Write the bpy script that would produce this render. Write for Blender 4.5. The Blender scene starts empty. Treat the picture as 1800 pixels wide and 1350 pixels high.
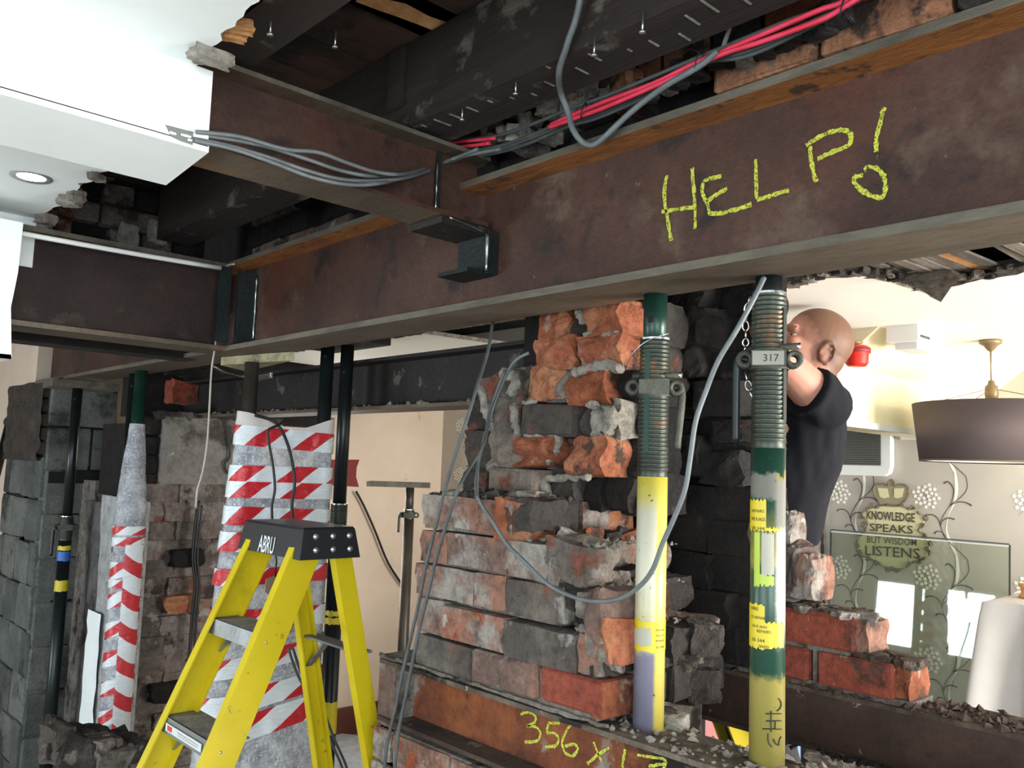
import bpy, math, random
from mathutils import Vector, Matrix, noise
random.seed(7)
PI = math.pi
SC = bpy.context.scene
COL = SC.collection
E = 1.9                                   # eye height; heights below are given as E + dz
# ------------------------------------------------------------------ camera
F = 1508.0
PITCH, ROLL = math.radians(5.57), math.radians(1.95)
FH = Vector((.681, .733, 0)).normalized(); RH = Vector((.733, -.681, 0)).normalized(); ZZ = Vector((0, 0, 1))
fwd = FH*math.cos(PITCH) + ZZ*math.sin(PITCH)
up0 = RH.cross(fwd).normalized()
rgt = RH*math.cos(ROLL) + up0*math.sin(ROLL)
up = rgt.cross(fwd).normalized()
cam_d = bpy.data.cameras.new('camera'); cam = bpy.data.objects.new('camera', cam_d); COL.objects.link(cam)
cam_d.sensor_width = 36; cam_d.lens = 36*F/1800; cam_d.clip_start = .02
R3 = Matrix((rgt, up, -fwd)).transposed()
cam.matrix_world = Matrix.Translation((0, 0, E)) @ R3.to_4x4()
SC.camera = cam
# ------------------------------------------------------------------ world, lamps, exposure
w = bpy.data.worlds.new('world'); SC.world = w; w.use_nodes = True
w.node_tree.nodes['Background'].inputs[0].default_value = (.75, .87, 1, 1)
w.node_tree.nodes['Background'].inputs[1].default_value = .6
def area(name, loc, to, sx, sy, power, col):
    l = bpy.data.lights.new(name, 'AREA'); l.shape = 'RECTANGLE'; l.size = sx; l.size_y = sy; l.energy = power; l.color = col
    o = bpy.data.objects.new(name, l); COL.objects.link(o); o.location = loc
    o.rotation_euler = (Vector(to) - Vector(loc)).to_track_quat('-Z', 'Y').to_euler(); return o
area('daylight_near_window', (-1.0, -2.5, 1.75), (.2, 1.5, 1.75), 2.2, 1.5, 84, (.86, .95, 1))
area('side_fill_light', (-2.5, .6, 1.6), (1.3, 1.1, 1.7), 2.0, 1.4, 44, (.92, .97, 1))  # added side lamp for the main beam's web; no window is known there
area('daylight_room_window', (3.2, -2.5, 1.55), (3.1, 2, 1.7), 1.8, 1.5, 262, (1, .97, .92))
area('far_room_area', (2.6, 5.0, 1.7), (2.8, 2.5, 1.2), 1.2, 1.2, 26, (1, .95, .88))  # area lamp inside the far room; the wall behind has no opening
area('passage_fill_light', (-2.5, 4.6, 1.27), (1.3, 4.2, 1.5), 1.3, .72, 55, (.86, .94, 1))  # added fill lamp that lifts the left column and blockwork
SC.view_settings.view_transform = 'Standard'; SC.view_settings.look = 'None'
SC.view_settings.exposure = 0.6; SC.view_settings.gamma = 1; SC.view_settings.use_curve_mapping = False
SC.cycles.max_bounces = 7; SC.cycles.transparent_max_bounces = 12; SC.cycles.use_denoising = True
SC.cycles.sample_clamp_indirect = 6
# ------------------------------------------------------------------ pixel helpers: place a point seen at a pixel on a real plane
CAM = Vector((0, 0, E))
def ray(px, py): return (rgt*((px-900)/F) - up*((py-675)/F) + fwd)
def U(px, py, x=None, y=None, z=None, d=None):
    r = ray(px, py)
    if x is not None: t = x/r.x
    elif y is not None: t = y/r.y
    elif z is not None: t = (z-E)/r.z
    else: t = d/(r.x*FH.x + r.y*FH.y)
    return CAM + r*t
def Ucyl(px, py, cx, cy, rad):
    r = ray(px, py); a = r.x*r.x+r.y*r.y; b = -2*(r.x*cx+r.y*cy); c = cx*cx+cy*cy-rad*rad
    D = b*b-4*a*c; t = (-b-math.sqrt(max(D, 0)))/(2*a)
    return CAM + r*t
# ------------------------------------------------------------------ materials
def lin(c):
    if isinstance(c, str): c = [int(c[i:i+2], 16)/255 for i in (0, 2, 4)]
    return tuple((v/12.92 if v <= .04045 else ((v+.055)/1.055)**2.4) for v in c[:3]) + (1,)
class NT:
    def __init__(s, name):
        s.m = bpy.data.materials.new(name); s.m.use_nodes = True; s.t = s.m.node_tree
        s.b = s.t.nodes['Principled BSDF']; s.o = s.t.nodes['Material Output']
    def n(s, typ, **kw):
        nd = s.t.nodes.new('ShaderNode'+typ)
        for k, v in kw.items():
            if k.startswith('i_'): nd.inputs[k[2:].replace('_', ' ')].default_value = v
            else: setattr(nd, k, v)
        return nd
    def l(s, a, b): s.t.links.new(a, b)
    def pos(s):
        if not hasattr(s, '_p'): s._p = s.n('NewGeometry').outputs['Position']
        return s._p
    def noise(s, scale, detail=5, rough=.6, off=0, dist=0, vec=None, stretch=None):
        v = vec or s.pos()
        if off or stretch:
            mp = s.n('Mapping'); s.l(v, mp.inputs['Vector']); mp.inputs['Location'].default_value = (off, off*.7, off*1.3)
            if stretch: mp.inputs['Scale'].default_value = stretch
            v = mp.outputs[0]
        nd = s.n('TexNoise'); nd.inputs['Scale'].default_value = scale; nd.inputs['Detail'].default_value = detail
        nd.inputs['Roughness'].default_value = rough; nd.inputs['Distortion'].default_value = dist
        s.l(v, nd.inputs['Vector']); return nd.outputs['Fac']
    def math(s, op, a, b=0, clamp=False):
        nd = s.n('Math', operation=op, use_clamp=clamp)
        for i, v in enumerate((a, b)):
            if isinstance(v, (int, float)): nd.inputs[i].default_value = v
            else: s.l(v, nd.inputs[i])
        return nd.outputs[0]
    def ramp(s, fac, stops, interp='LINEAR'):
        nd = s.n('ValToRGB'); cr = nd.color_ramp; cr.interpolation = interp
        while len(cr.elements) < len(stops): cr.elements.new(.5)
        for e, (p, c) in zip(cr.elements, stops): e.position = p; e.color = lin(c)
        s.l(fac, nd.inputs[0]); return nd.outputs['Color']
    def step(s, fac, lo, hi):
        nd = s.n('MapRange', clamp=True); s.l(fac, nd.inputs[0]); nd.inputs[1].default_value = lo; nd.inputs[2].default_value = hi
        return nd.outputs[0]
    def mix(s, fac, a, b):
        nd = s.n('Mix', data_type='RGBA')
        if isinstance(fac, (int, float)): nd.inputs[0].default_value = fac
        else: s.l(fac, nd.inputs[0])
        for k, v in ((6, a), (7, b)):
            if isinstance(v, (str, tuple, list)): nd.inputs[k].default_value = lin(v)
            else: s.l(v, nd.inputs[k])
        return nd.outputs[2]
    def bump(s, h, strength, dist=.01):
        nd = s.n('Bump'); nd.inputs['Strength'].default_value = strength; nd.inputs['Distance'].default_value = dist
        s.l(h, nd.inputs['Height']); s.l(nd.outputs[0], s.b.inputs['Normal'])
MATS = {}
def mk(name, stops, scale=8, rough=.8, metal=0, bump=.4, bscale=60, bdist=.006, rnd=0, over=(), stretch=None, spec=.4):
    """patchy surface: noise -> ramp, then overlays (colour, scale, lo, hi, offset)"""
    t = NT(name)
    if isinstance(stops, str): stops = [(0, stops), (1, stops)]
    f = t.noise(scale, stretch=stretch)
    if rnd:
        r = t.n('ObjectInfo').outputs['Random']
        f = t.math('ADD', f, t.math('MULTIPLY', t.math('SUBTRACT', r, .5), rnd))
    c = t.ramp(f, stops)
    for (oc, osc, lo, hi, off) in over:
        c = t.mix(t.step(t.noise(osc, 6, .65, off=off), .5+(lo-.5)*.7, .5+(hi-.5)*.72), c, oc)
    if bump > .22:
        mg = t.n('Mix', data_type='RGBA', blend_type='MULTIPLY'); mg.inputs[0].default_value = min(.75, .35+bump*.4)
        t.l(c, mg.inputs[6]); t.l(t.ramp(t.noise(bscale*.55, 6, .75, off=17, stretch=stretch), [(.34, '8c8a88'), (.5, 'dcdcdc'), (.66, 'ffffff')]), mg.inputs[7]); c = mg.outputs[2]
    t.l(c, t.b.inputs['Base Color']); t.b.inputs['Roughness'].default_value = rough; t.b.inputs['Metallic'].default_value = metal
    t.b.inputs['Specular IOR Level'].default_value = spec
    if bump:
        t.bump(t.noise(bscale, 6, .7, off=3, stretch=stretch), min(1, bump*1.5), bdist*2.2)
    MATS[name] = t.m; return t.m
def plain(name, c, rough=.6, metal=0, spec=.5, coat=0):
    t = NT(name); t.b.inputs['Base Color'].default_value = lin(c); t.b.inputs['Roughness'].default_value = rough
    t.b.inputs['Metallic'].default_value = metal; t.b.inputs['Specular IOR Level'].default_value = spec
    t.b.inputs['Coat Weight'].default_value = coat
    MATS[name] = t.m; return t.m
G = MATS
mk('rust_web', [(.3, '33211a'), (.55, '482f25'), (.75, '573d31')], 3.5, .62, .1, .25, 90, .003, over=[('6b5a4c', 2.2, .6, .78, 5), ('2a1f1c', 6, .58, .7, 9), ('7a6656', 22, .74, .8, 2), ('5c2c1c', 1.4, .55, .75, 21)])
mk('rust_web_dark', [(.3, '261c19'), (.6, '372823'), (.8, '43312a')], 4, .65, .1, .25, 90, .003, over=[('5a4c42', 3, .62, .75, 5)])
mk('mill_edge', [(.3, '4b463c'), (.6, '6b6558'), (.8, '7b6a50')], 14, .6, .2, .3, 80, .002, stretch=(1, .25, 1))
mk('mill_under', [(.3, '4c4137'), (.6, '675b4c'), (.8, '7a6046')], 5, .6, .2, .3, 90, .003, stretch=(1, .35, 1), over=[('7c5c38', 3, .62, .75, 8)])
mk('orange_rust', [(.3, '7c4a22'), (.6, 'a4662e'), (.8, 'b9783a')], 10, .85, 0, .5, 60, .004, stretch=(1, .3, 1), over=[('4b3426', 18, .6, .7, 4)])
mk('black_steel', [(.3, '191717'), (.7, '282422')], 5, .55, .1, .3, 70, .003, over=[('5b554d', 12, .66, .74, 3)])
mk('lower_rust', [(.3, '5a2f1c'), (.5, '7c4427'), (.7, '96582f')], 6, .85, 0, .5, 70, .004, over=[('1f1712', 4.5, .52, .64, 7), ('8b8178', 9, .62, .72, 12)])
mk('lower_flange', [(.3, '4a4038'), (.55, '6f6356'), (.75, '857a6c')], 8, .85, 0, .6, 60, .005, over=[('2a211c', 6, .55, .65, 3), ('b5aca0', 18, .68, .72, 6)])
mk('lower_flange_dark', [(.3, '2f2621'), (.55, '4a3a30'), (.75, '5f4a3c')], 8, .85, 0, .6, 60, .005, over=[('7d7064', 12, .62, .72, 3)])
mk('dark_rust', [(.3, '352722'), (.6, '47342b'), (.8, '503d33')], 7, .7, .05, .35, 90, .003, over=[('8b847a', 20, .72, .75, 3)])
mk('flange_dirty', [(.3, '4b3c33'), (.6, '66564a'), (.8, '7c6d60')], 20, .9, 0, .8, 60, .006)
mk('green_plate', [(.3, '151b1b'), (.7, '222a29')], 10, .5, .3, .2)
t = plain('weld_bead', 'a9b4b4', .3, 1)
mk('chalk_steel', '6b5a4c')
mk('old_timber', [(.3, '241e1b'), (.55, '332a26'), (.8, '453831')], 5, .85, 0, .5, 60, .004, stretch=(3, .25, 3), over=[('6d655b', 9, .62, .72, 3)])
mk('old_board', [(.3, '3a2a22'), (.55, '4f382e'), (.75, '5f4438')], 4, .8, 0, .4, 50, .003, rnd=.35, stretch=(.25, 3, 3), over=[('22201f', 5, .5, .65, 3)])
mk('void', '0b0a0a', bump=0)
mk('fresh_wood', [(.3, 'b07a4a'), (.7, 'd09a66')], 20, .8, 0, .5, 60)
mk('plaster', [(.3, 'dfe6e6'), (.7, 'eaefee')], 3, .75, 0, .08, 40, .002)
mk('plaster_edge', [(.3, 'c9c0b0'), (.6, 'a89a88'), (.8, '7a6c5c')], 40, .95, 0, 1, 90, .008)
mk('white_ceiling', [(.3, 'f2efe2'), (.7, 'f8f6ec')], 2, .7, 0, .05, 40, .002)
mk('cream_ceiling', [(.3, 'ded4ac'), (.7, 'e6ddbc')], 2, .7, 0, .05)
mk('cream_wall', [(.3, 'd5c2ae'), (.7, 'dfcdba')], 3, .8, 0, .1, 60, .002, over=[('b79a80', 5, .7, .8, 4)])
mk('wallpaper', [(.3, 'aea69b'), (.7, 'bab2a7')], 2, .65, 0, .1, 150, .001)
mk('floor_dust', [(.3, '6b6259'), (.7, '8c8278')], 5, .9, 0, .4, 40, .006, over=[('b9b6b2', 2, .5, .6, 7)])
mk('lath', [(.3, '4b443c'), (.6, '786e62'), (.8, '958a7c')], 12, .9, 0, .5, 80, .003, rnd=.4, stretch=(.4, 3, 3))
mk('mortar', [(.3, '7b7168'), (.5, '9a9086'), (.7, 'b5ada3')], 18, .95, 0, 1, 90, .01, over=[('3c3530', 7, .55, .68, 5)])
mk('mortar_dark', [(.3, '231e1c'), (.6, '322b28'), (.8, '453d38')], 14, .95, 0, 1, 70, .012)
mk('lime', [(.3, 'a59d90'), (.6, 'c9c2b4'), (.8, 'dad5ca')], 20, .95, 0, 1, 90, .01)
BR = dict(bump=1, bscale=75, bdist=.007)
mk('brick_wash', [(.3, '7d655b'), (.45, '937569'), (.58, 'a47a69'), (.7, 'b07a64')], 9, .92, rnd=.3, over=[('b3aaa0', 7, .49, .64, 4), ('4c4440', 5, .6, .72, 11), ('aa5a3a', 12, .66, .72, 15), ('c3bcb3', 16, .66, .72, 18)], **BR)
mk('brick_grey', [(.3, '625a55'), (.5, '7f766d'), (.7, '968779')], 8, .92, rnd=.3, over=[('8f5540', 6, .58, .7, 4), ('a8a299', 11, .64, .72, 9)], **BR)
mk('brick_orange', [(.3, '95512f'), (.5, 'b4694a'), (.7, 'c98d66')], 13, .9, rnd=.3, over=[('5c4338', 9, .58, .66, 5), ('b79c88', 15, .66, .74, 8)], **BR)
mk('brick_soot', [(.2, '181514'), (.5, '241f1d'), (.8, '352d29')], 9, .85, rnd=.3, over=[('4c423d', 12, .64, .74, 5), ('46291f', 7, .66, .76, 9)], **BR)
mk('brick_charcoal', [(.2, '35302e'), (.5, '45403c'), (.8, '5b524b')], 9, .9, rnd=.3, over=[('8a4c36', 7, .6, .7, 5)], **BR)
mk('brick_red', [(.2, '8a4233'), (.5, 'a24f3c'), (.8, 'b25c45')], 8, .9, rnd=.25, over=[('6a4a42', 10, .6, .72, 5), ('b9a398', 20, .7, .76, 9)], **BR)
mk('brick_dim', [(.3, '6a5d58'), (.5, '897b75'), (.7, 'a0928b')], 8, .93, rnd=.4, over=[('84503c', 7, .62, .72, 4), ('a39d98', 10, .56, .68, 8), ('463c38', 6, .62, .7, 14)], **BR)
mk('brick_upper', [(.3, 'a87458'), (.5, 'c98c68'), (.7, 'd8a27c')], 7, .9, rnd=.3, over=[('4b3c34', 8, .5, .62, 4), ('998b7e', 14, .64, .72, 8)], **BR)  # tones lightened to make up for weak light above the main beam
mk('block_grey', [(.3, '565a58'), (.5, '686c68'), (.7, '7b7e78')], 6, .95, bump=.6, bscale=120, bdist=.004, rnd=.35, over=[('3d3d3b', 3, .56, .68, 4)])
mk('block_back', [(.2, '4a4b48'), (.5, '5a5a55'), (.8, '66645c')], 6, .95, bump=.6, bscale=120, bdist=.004, rnd=.3, over=[('2f2d2b', 3, .56, .68, 4)])
mk('render_brown', [(.2, '3d352f'), (.5, '544a42'), (.8, '695e54')], 9, .95, bump=1, bscale=50, bdist=.012)
mk('concrete', [(.2, '6f6a62'), (.5, '85807a'), (.8, '979189')], 5, .92, bump=.5, bscale=60, over=[('4a443f', 4, .6, .72, 4), ('b3aea6', 8, .68, .74, 8)])
mk('white_paint_brick', [(.2, 'b9bab9'), (.5, 'd0d1d1'), (.8, 'dcdddd')], 5, .85, bump=.8, bscale=40, bdist=.012, over=[('77716c', 6, .6, .7, 5)])
mk('grey_plaster', [(.2, '5a5856'), (.5, '716e6c'), (.8, '8a8684')], 6, .9, bump=.9, bscale=30, bdist=.015, over=[('403b39', 5, .55, .68, 5)])
mk('rubble', [(.2, '2e2926'), (.5, '4a433e'), (.8, '77706a')], 8, .95, bump=1, bscale=40, bdist=.02, over=[('9a938a', 9, .64, .72, 5)])
mk('debris', [(.3, '625a52'), (.5, '8e847a'), (.7, 'b3a99e')], 20, .95, bump=1, bscale=60, bdist=.01, rnd=.6)
mk('green_tube', [(.3, '122c25'), (.6, '193a30'), (.8, '26483c')], 7, .32, .2, .1, 90, .001, over=[('4a4f45', 14, .64, .74, 4)])
mk('dark_tube', [(.3, '15191a'), (.6, '1e2526'), (.8, '2b3332')], 7, .32, .3, .1, 90, .001)
mk('brown_tube', [(.3, '332e29'), (.7, '4b443c')], 7, .45, .4, .1, 90, .001)
mk('thread_steel', [(.3, '30342f'), (.6, '424840'), (.8, '565348')], 10, .38, .65, .2, 90, .001, over=[('5e4a38', 12, .6, .7, 4)])
mk('collar_steel', [(.3, '3c3d36'), (.6, '55564c'), (.8, '6c6a5c')], 16, .5, .5, .4, 90, .002)
mk('grey_cable', [(.3, '53585a'), (.7, '696f70')], 20, .45, bump=0)
mk('dim_cable', [(.3, '3c4040'), (.7, '4e5353')], 20, .5, bump=0)
mk('black_cable', '1d1e20', rough=.5, bump=0)
mk('red_cable', [(.3, 'c42a3e'), (.7, 'd8405a')], 20, .45, bump=0)
mk('white_cable', [(.3, '9d978b'), (.7, 'b5aea0')], 20, .6, bump=0)
mk('ladder_yellow', [(.3, 'b7a20c'), (.7, 'c8b318')], 6, .42, bump=.06, over=[('8f7f20', 25, .72, .76, 4), ('a99612', 5, .64, .8, 9)])
mk('alu', [(.3, '8a8f8e'), (.7, 'a6abaa')], 12, .42, .75, .1)
mk('tread_dirty', [(.3, '77726a'), (.7, '97938a')], 20, .7, .3, .5, 50)
plain('black_plastic', '1d2023', .38); plain('white_plastic', 'e8e8e4', .4); plain('rivet', 'b8bcbc', .3, .9)
plain('logo_white', 'c9ced0', .6); plain('sticker', 'c8cac8', .5); plain('print_grey', '6a6a6a', .7); plain('print_black', '191919', .7); plain('print_red', 'b33a34', .6)
plain('shade_fabric', '584c4a', .95); plain('shade_lining', 'd9d2c4', .9); plain('brass', '857050', .45, .4); plain('red_plastic', 'd92b1e', .4)
plain('grille', '6d716c', .7); plain('fan_dark', '343634', .8); plain('fan_body', 'dcdfdb', .45)
plain('sign_cream', 'ccc59c', .75); plain('sign_edge', '6f6552', .8); plain('sign_crown', '8f8468', .8); plain('sign_text', '4a4636', .8)
plain('print_dark', '5d5148', .8); plain('print_white', 'efece2', .7); plain('print_mid', '9b938a', .8)
mk('sheet', [(.3, 'bdb8b4'), (.7, 'cac6c3')], 3, .9, bump=.15, bscale=200, bdist=.001)
mk('dust_sheet', [(.3, 'aeb6c2'), (.7, 'c9cfd6')], 3, .9, bump=.3, bscale=30, bdist=.01)
plain('wood_orange', 'c98a4c', .6); plain('skirting', '5b2f24', .5); plain('dark_red', '7c1d22', .6); plain('pink', 'd88a8c', .7); plain('blue_board', '7f97c4', .7)
mk('timber_pale', [(.3, '9a9170'), (.7, 'bcb38f')], 20, .9, bump=.6, bscale=50, over=[('6b6350', 12, .6, .7, 4)])
mk('timber_grey', [(.3, '5c564c'), (.7, '7a7366')], 20, .9, bump=.6, bscale=50)
plain('chrome', 'c8cccc', .2, 1); plain('brown_card', '8a7862', .9)
mk('skin', [(.3, 'ad7864'), (.7, 'bd8873')], 9, .55, bump=.2, bscale=260, bdist=.0008)
mk('stubble', [(.3, '86624f'), (.7, '9a7763')], 30, .7, bump=.3, bscale=400, bdist=.001)
plain('tshirt', '17171c', .95, 0, .2); plain('trousers', '1f2024', .9); plain('boot', '3a2c22', .7); plain('lips', 'a86258', .5); plain('eye_white', 'd8d4cc', .3); plain('eye_iris', '35271f', .3)
plain('yellow_label', 'c4b01c', .45); plain('lime_label', 'a0b63a', .45); plain('tag_grey', '84847a', .6); plain('blue_label', '2a5fae', .5); plain('old_label', 'a3a293', .7)
def lamp_mat():
    t = NT('lamp_glow'); t.b.inputs['Emission Color'].default_value = (.85, .95, 1, 1); t.b.inputs['Emission Strength'].default_value = 14; MATS['lamp_glow'] = t.m
lamp_mat()
def chalk():
    t = NT('chalk'); f = t.step(t.noise(260, 3, .7), .36, .5)
    tr = t.n('BsdfTransparent'); ms = t.n('MixShader'); t.l(f, ms.inputs[0]); t.l(tr.outputs[0], ms.inputs[1]); t.l(t.b.outputs[0], ms.inputs[2])
    t.l(ms.outputs[0], t.o.inputs[0]); t.l(t.ramp(t.noise(60), [(.3, 'a2a63a'), (.7, 'c2c548')]), t.b.inputs['Base Color']); t.b.inputs['Roughness'].default_value = 1
    MATS['chalk'] = t.m
chalk()
def glass():
    t = NT('glass_pane'); tr = t.n('BsdfTransparent'); tr.inputs[0].default_value = lin('f1f4ee'); gl = t.n('BsdfGlossy'); gl.inputs['Roughness'].default_value = .02
    gl.inputs[0].default_value = (.8, .95, .9, 1)
    fr = t.n('Fresnel'); fr.inputs[0].default_value = 1.45
    ms = t.n('MixShader'); t.l(t.math('ADD', fr.outputs[0], .03), ms.inputs[0]); t.l(tr.outputs[0], ms.inputs[1]); t.l(gl.outputs[0], ms.inputs[2]); t.l(ms.outputs[0], t.o.inputs[0])
    MATS['glass_pane'] = t.m; plain('glass_edge', '1e2a26', .3)
glass()
def bubble():
    t = NT('bubble_wrap'); v = t.n('TexVoronoi'); v.inputs['Scale'].default_value = 85; t.l(t.pos(), v.inputs['Vector'])
    c = t.ramp(t.noise(14, 5, .7), [(.36, 'a4a8b3'), (.5, 'ced2da'), (.62, 'f2f5f9')])
    c = t.mix(t.step(t.noise(110, 3, .6, off=6), .57, .62), c, 'f6f9fc')  # white specks painted in as small highlights on the film
    t.l(c, t.b.inputs['Base Color']); t.b.inputs['Roughness'].default_value = .16; t.b.inputs['Specular IOR Level'].default_value = .9
    h = t.math('ADD', t.math('MULTIPLY', v.outputs['Distance'], -.6), t.math('MULTIPLY', t.noise(35, 5, .7, stretch=(1, 1, 2.5)), 2.2))
    t.bump(h, .9, .012)
    tr = t.n('BsdfTransparent'); ms = t.n('MixShader'); ms.inputs[0].default_value = .86; t.l(tr.outputs[0], ms.inputs[1]); t.l(t.b.outputs[0], ms.inputs[2]); t.l(ms.outputs[0], t.o.inputs[0])
    MATS['bubble_wrap'] = t.m
bubble()
def tape(name, sdir, zk, period, duty=.45, off=0):
    """barrier tape: red and white diagonal print"""
    t = NT(name); sx = t.n('SeparateXYZ'); t.l(t.pos(), sx.inputs[0])
    s = t.math('ADD', t.math('MULTIPLY', sx.outputs[0], sdir[0]), t.math('MULTIPLY', sx.outputs[1], sdir[1]))
    s = t.math('ADD', s, t.math('MULTIPLY', sx.outputs[2], zk)); s = t.math('ADD', s, t.math('MULTIPLY', t.noise(9, 2), .02))
    fr = t.math('FRACT', t.math('ADD', t.math('DIVIDE', s, period), off))
    c = t.mix(t.math('LESS_THAN', fr, duty), 'cfd6da', 'b81a26')
    t.l(c, t.b.inputs['Base Color']); t.b.inputs['Roughness'].default_value = .28; t.b.inputs['Specular IOR Level'].default_value = .7
    t.bump(t.noise(30, 4, .6, stretch=(1, 1, 3.5)), .55, .01); MATS[name] = t.m
tape('tape_flat', (.73, -.68), -1.05, .15)
tape('tape_flat_b', (.73, -.68), -1.05, .15, .45, .5)
tape('tape_post', (.8, -.6), -1.4, .12)
tape('tape_post_b', (.73, -.68), 1.1, .15)
def painted(name, stops, z0, z1, nz=.05, side=None, rough=.35):
    """a tube whose paint changes along its height; side=(stops for the right half, split)"""
    t = NT(name); sx = t.n('SeparateXYZ'); t.l(t.pos(), sx.inputs[0])
    nn = t.math('MULTIPLY', t.math('SUBTRACT', t.noise(40, 5, .7), .5), nz)
    f = t.math('DIVIDE', t.math('SUBTRACT', t.math('ADD', sx.outputs[2], nn), z0), z1-z0)
    c = t.ramp(f, [((z-z0)/(z1-z0), col) for z, col in stops])
    if side:
        stops2, cx, cy = side
        s = t.math('ADD', t.math('MULTIPLY', t.math('SUBTRACT', sx.outputs[0], cx), RH.x), t.math('MULTIPLY', t.math('SUBTRACT', sx.outputs[1], cy), RH.y))
        c2 = t.ramp(f, [((z-z0)/(z1-z0), col) for z, col in stops2])
        c = t.mix(t.step(t.math('ADD', s, t.math('MULTIPLY', nn, .15)), .002, .008), c, c2)
    c = t.mix(t.step(t.noise(120, 4, .6, off=4), .66, .7), c, '4a4236')
    t.l(c, t.b.inputs['Base Color']); t.b.inputs['Roughness'].default_value = rough; MATS[name] = t.m
# ------------------------------------------------------------------ mesh builder and object helpers
class M:
    def __init__(s): s.v = []; s.f = []; s.mi = []; s.sm = []
    def add(s, vs, fs, m=0, smooth=False):
        b = len(s.v); s.v += [tuple(v) for v in vs]
        for f in fs: s.f.append(tuple(i+b for i in f)); s.mi.append(m); s.sm.append(smooth)
        return s
    def box(s, x0, x1, y0, y1, z0, z1, m=0):
        vs = [(x, y, z) for x in (x0, x1) for y in (y0, y1) for z in (z0, z1)]
        return s.add(vs, [(0, 1, 3, 2), (4, 6, 7, 5), (0, 4, 5, 1), (2, 3, 7, 6), (0, 2, 6, 4), (1, 5, 7, 3)], m)
    def obox(s, c, ax, h, m=0):
        c = Vector(c); a = [Vector(q).normalized()*k for q, k in zip(ax, h)]
        vs = [c + a[0]*i + a[1]*j + a[2]*k for i in (-1, 1) for j in (-1, 1) for k in (-1, 1)]
        return s.add(vs, [(0, 1, 3, 2), (4, 6, 7, 5), (0, 4, 5, 1), (2, 3, 7, 6), (0, 2, 6, 4), (1, 5, 7, 3)], m)
    def bar(s, p, q, wdir, w, t, m=0):
        p = Vector(p); q = Vector(q); d = (q-p).normalized(); a = Vector(wdir); a = (a - d*a.dot(d)).normalized(); b = d.cross(a)
        return s.obox((p+q)/2, (d, a, b), ((q-p).length/2, w/2, t/2), m)
    def prism(s, poly, ext, m=0):
        n = len(poly); poly = [Vector(p) for p in poly]; ext = Vector(ext)
        vs = poly + [p+ext for p in poly]
        fs = [tuple(range(n)), tuple(range(2*n-1, n-1, -1))] + [(i, i+n, (i+1) % n+n, (i+1) % n) for i in range(n)]
        return s.add(vs, fs, m)
    def tube(s, pts, r, n=8, m=0, sub=0, caps=True):
        pts = [Vector(p) for p in pts]
        if sub: pts = spline(pts, sub)
        k = len(pts); rr = r if isinstance(r, (list, tuple)) else [r]*k
        if len(rr) != k: rr = [rr[min(len(rr)-1, int(i*len(rr)/k))] for i in range(k)]
        vs = []; prev = None
        for i, p in enumerate(pts):
            d = (pts[min(i+1, k-1)] - pts[max(i-1, 0)]).normalized()
            if prev is None:
                a = d.orthogonal().normalized()
            else: a = (prev - d*prev.dot(d)).normalized()
            prev = a; b = d.cross(a)
            for j in range(n):
                th = 2*PI*j/n; vs.append(p + (a*math.cos(th)+b*math.sin(th))*rr[i])
        fs = [(i*n+j, i*n+(j+1) % n, (i+1)*n+(j+1) % n, (i+1)*n+j) for i in range(k-1) for j in range(n)]
        s.add(vs, fs, m, True)
        if caps:
            b = len(s.v)-len(vs); s.f.append(tuple(b+j for j in reversed(range(n)))); s.mi.append(m); s.sm.append(False)
            s.f.append(tuple(b+(k-1)*n+j for j in range(n))); s.mi.append(m); s.sm.append(False)
        return s
    def lathe(s, prof, c, n=24, m=0, axis=None, smooth=True):
        c = Vector(c); ax = Vector(axis or (0, 0, 1)).normalized(); a = ax.orthogonal().normalized(); b = ax.cross(a)
        if axis is None: a, b = Vector((1, 0, 0)), Vector((0, 1, 0))
        vs = [c + ax*z + (a*math.cos(2*PI*j/n)+b*math.sin(2*PI*j/n))*r for r, z in prof for j in range(n)]
        k = len(prof)
        fs = [(i*n+j, i*n+(j+1) % n, (i+1)*n+(j+1) % n, (i+1)*n+j) for i in range(k-1) for j in range(n)]
        return s.add(vs, fs, m, smooth)
    def grid(s, fn, nu, nv, m=0, smooth=True, wrap=False):
        vs = [fn(i/(nu if wrap else nu-1), j/(nv-1)) for i in range(nu) for j in range(nv)]
        fs = [(i*nv+j, ((i+1) % nu)*nv+j, ((i+1) % nu)*nv+j+1, i*nv+j+1) for i in range(nu if wrap else nu-1) for j in range(nv-1)]
        return s.add(vs, fs, m, smooth)
    def ball(s, c, r, n=10, m=0):
        c = Vector(c); r = r if isinstance(r, (tuple, list, Vector)) else (r, r, r)
        return s.grid(lambda u, v: c + Vector((r[0]*math.cos(2*PI*u)*math.sin(PI*(.001+.998*v)), r[1]*math.sin(2*PI*u)*math.sin(PI*(.001+.998*v)), -r[2]*math.cos(PI*v))), n*2, n, m, True, True)
    def mesh(s, name, mats):
        me = bpy.data.meshes.new(name); me.from_pydata(s.v, [], s.f); me.polygons.foreach_set('material_index', s.mi); me.polygons.foreach_set('use_smooth', s.sm)
        for k in (mats if isinstance(mats, (list, tuple)) else [mats]): me.materials.append(MATS[k])
        me.update(); return me
    def build(s, name, mats, parent=None, **tags):
        return link(name, s.mesh(name, mats), parent, **tags)
def spline(pts, sub):
    out = []
    n = len(pts)
    for i in range(n-1):
        p0 = pts[max(i-1, 0)]; p1 = pts[i]; p2 = pts[i+1]; p3 = pts[min(i+2, n-1)]
        for k in range(sub):
            t = k/sub; out.append(.5*((2*p1)+(p2-p0)*t+(2*p0-5*p1+4*p2-p3)*t*t+(3*p1-p0-3*p2+p3)*t**3))
    out.append(pts[-1]); return out
WM = {}
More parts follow.
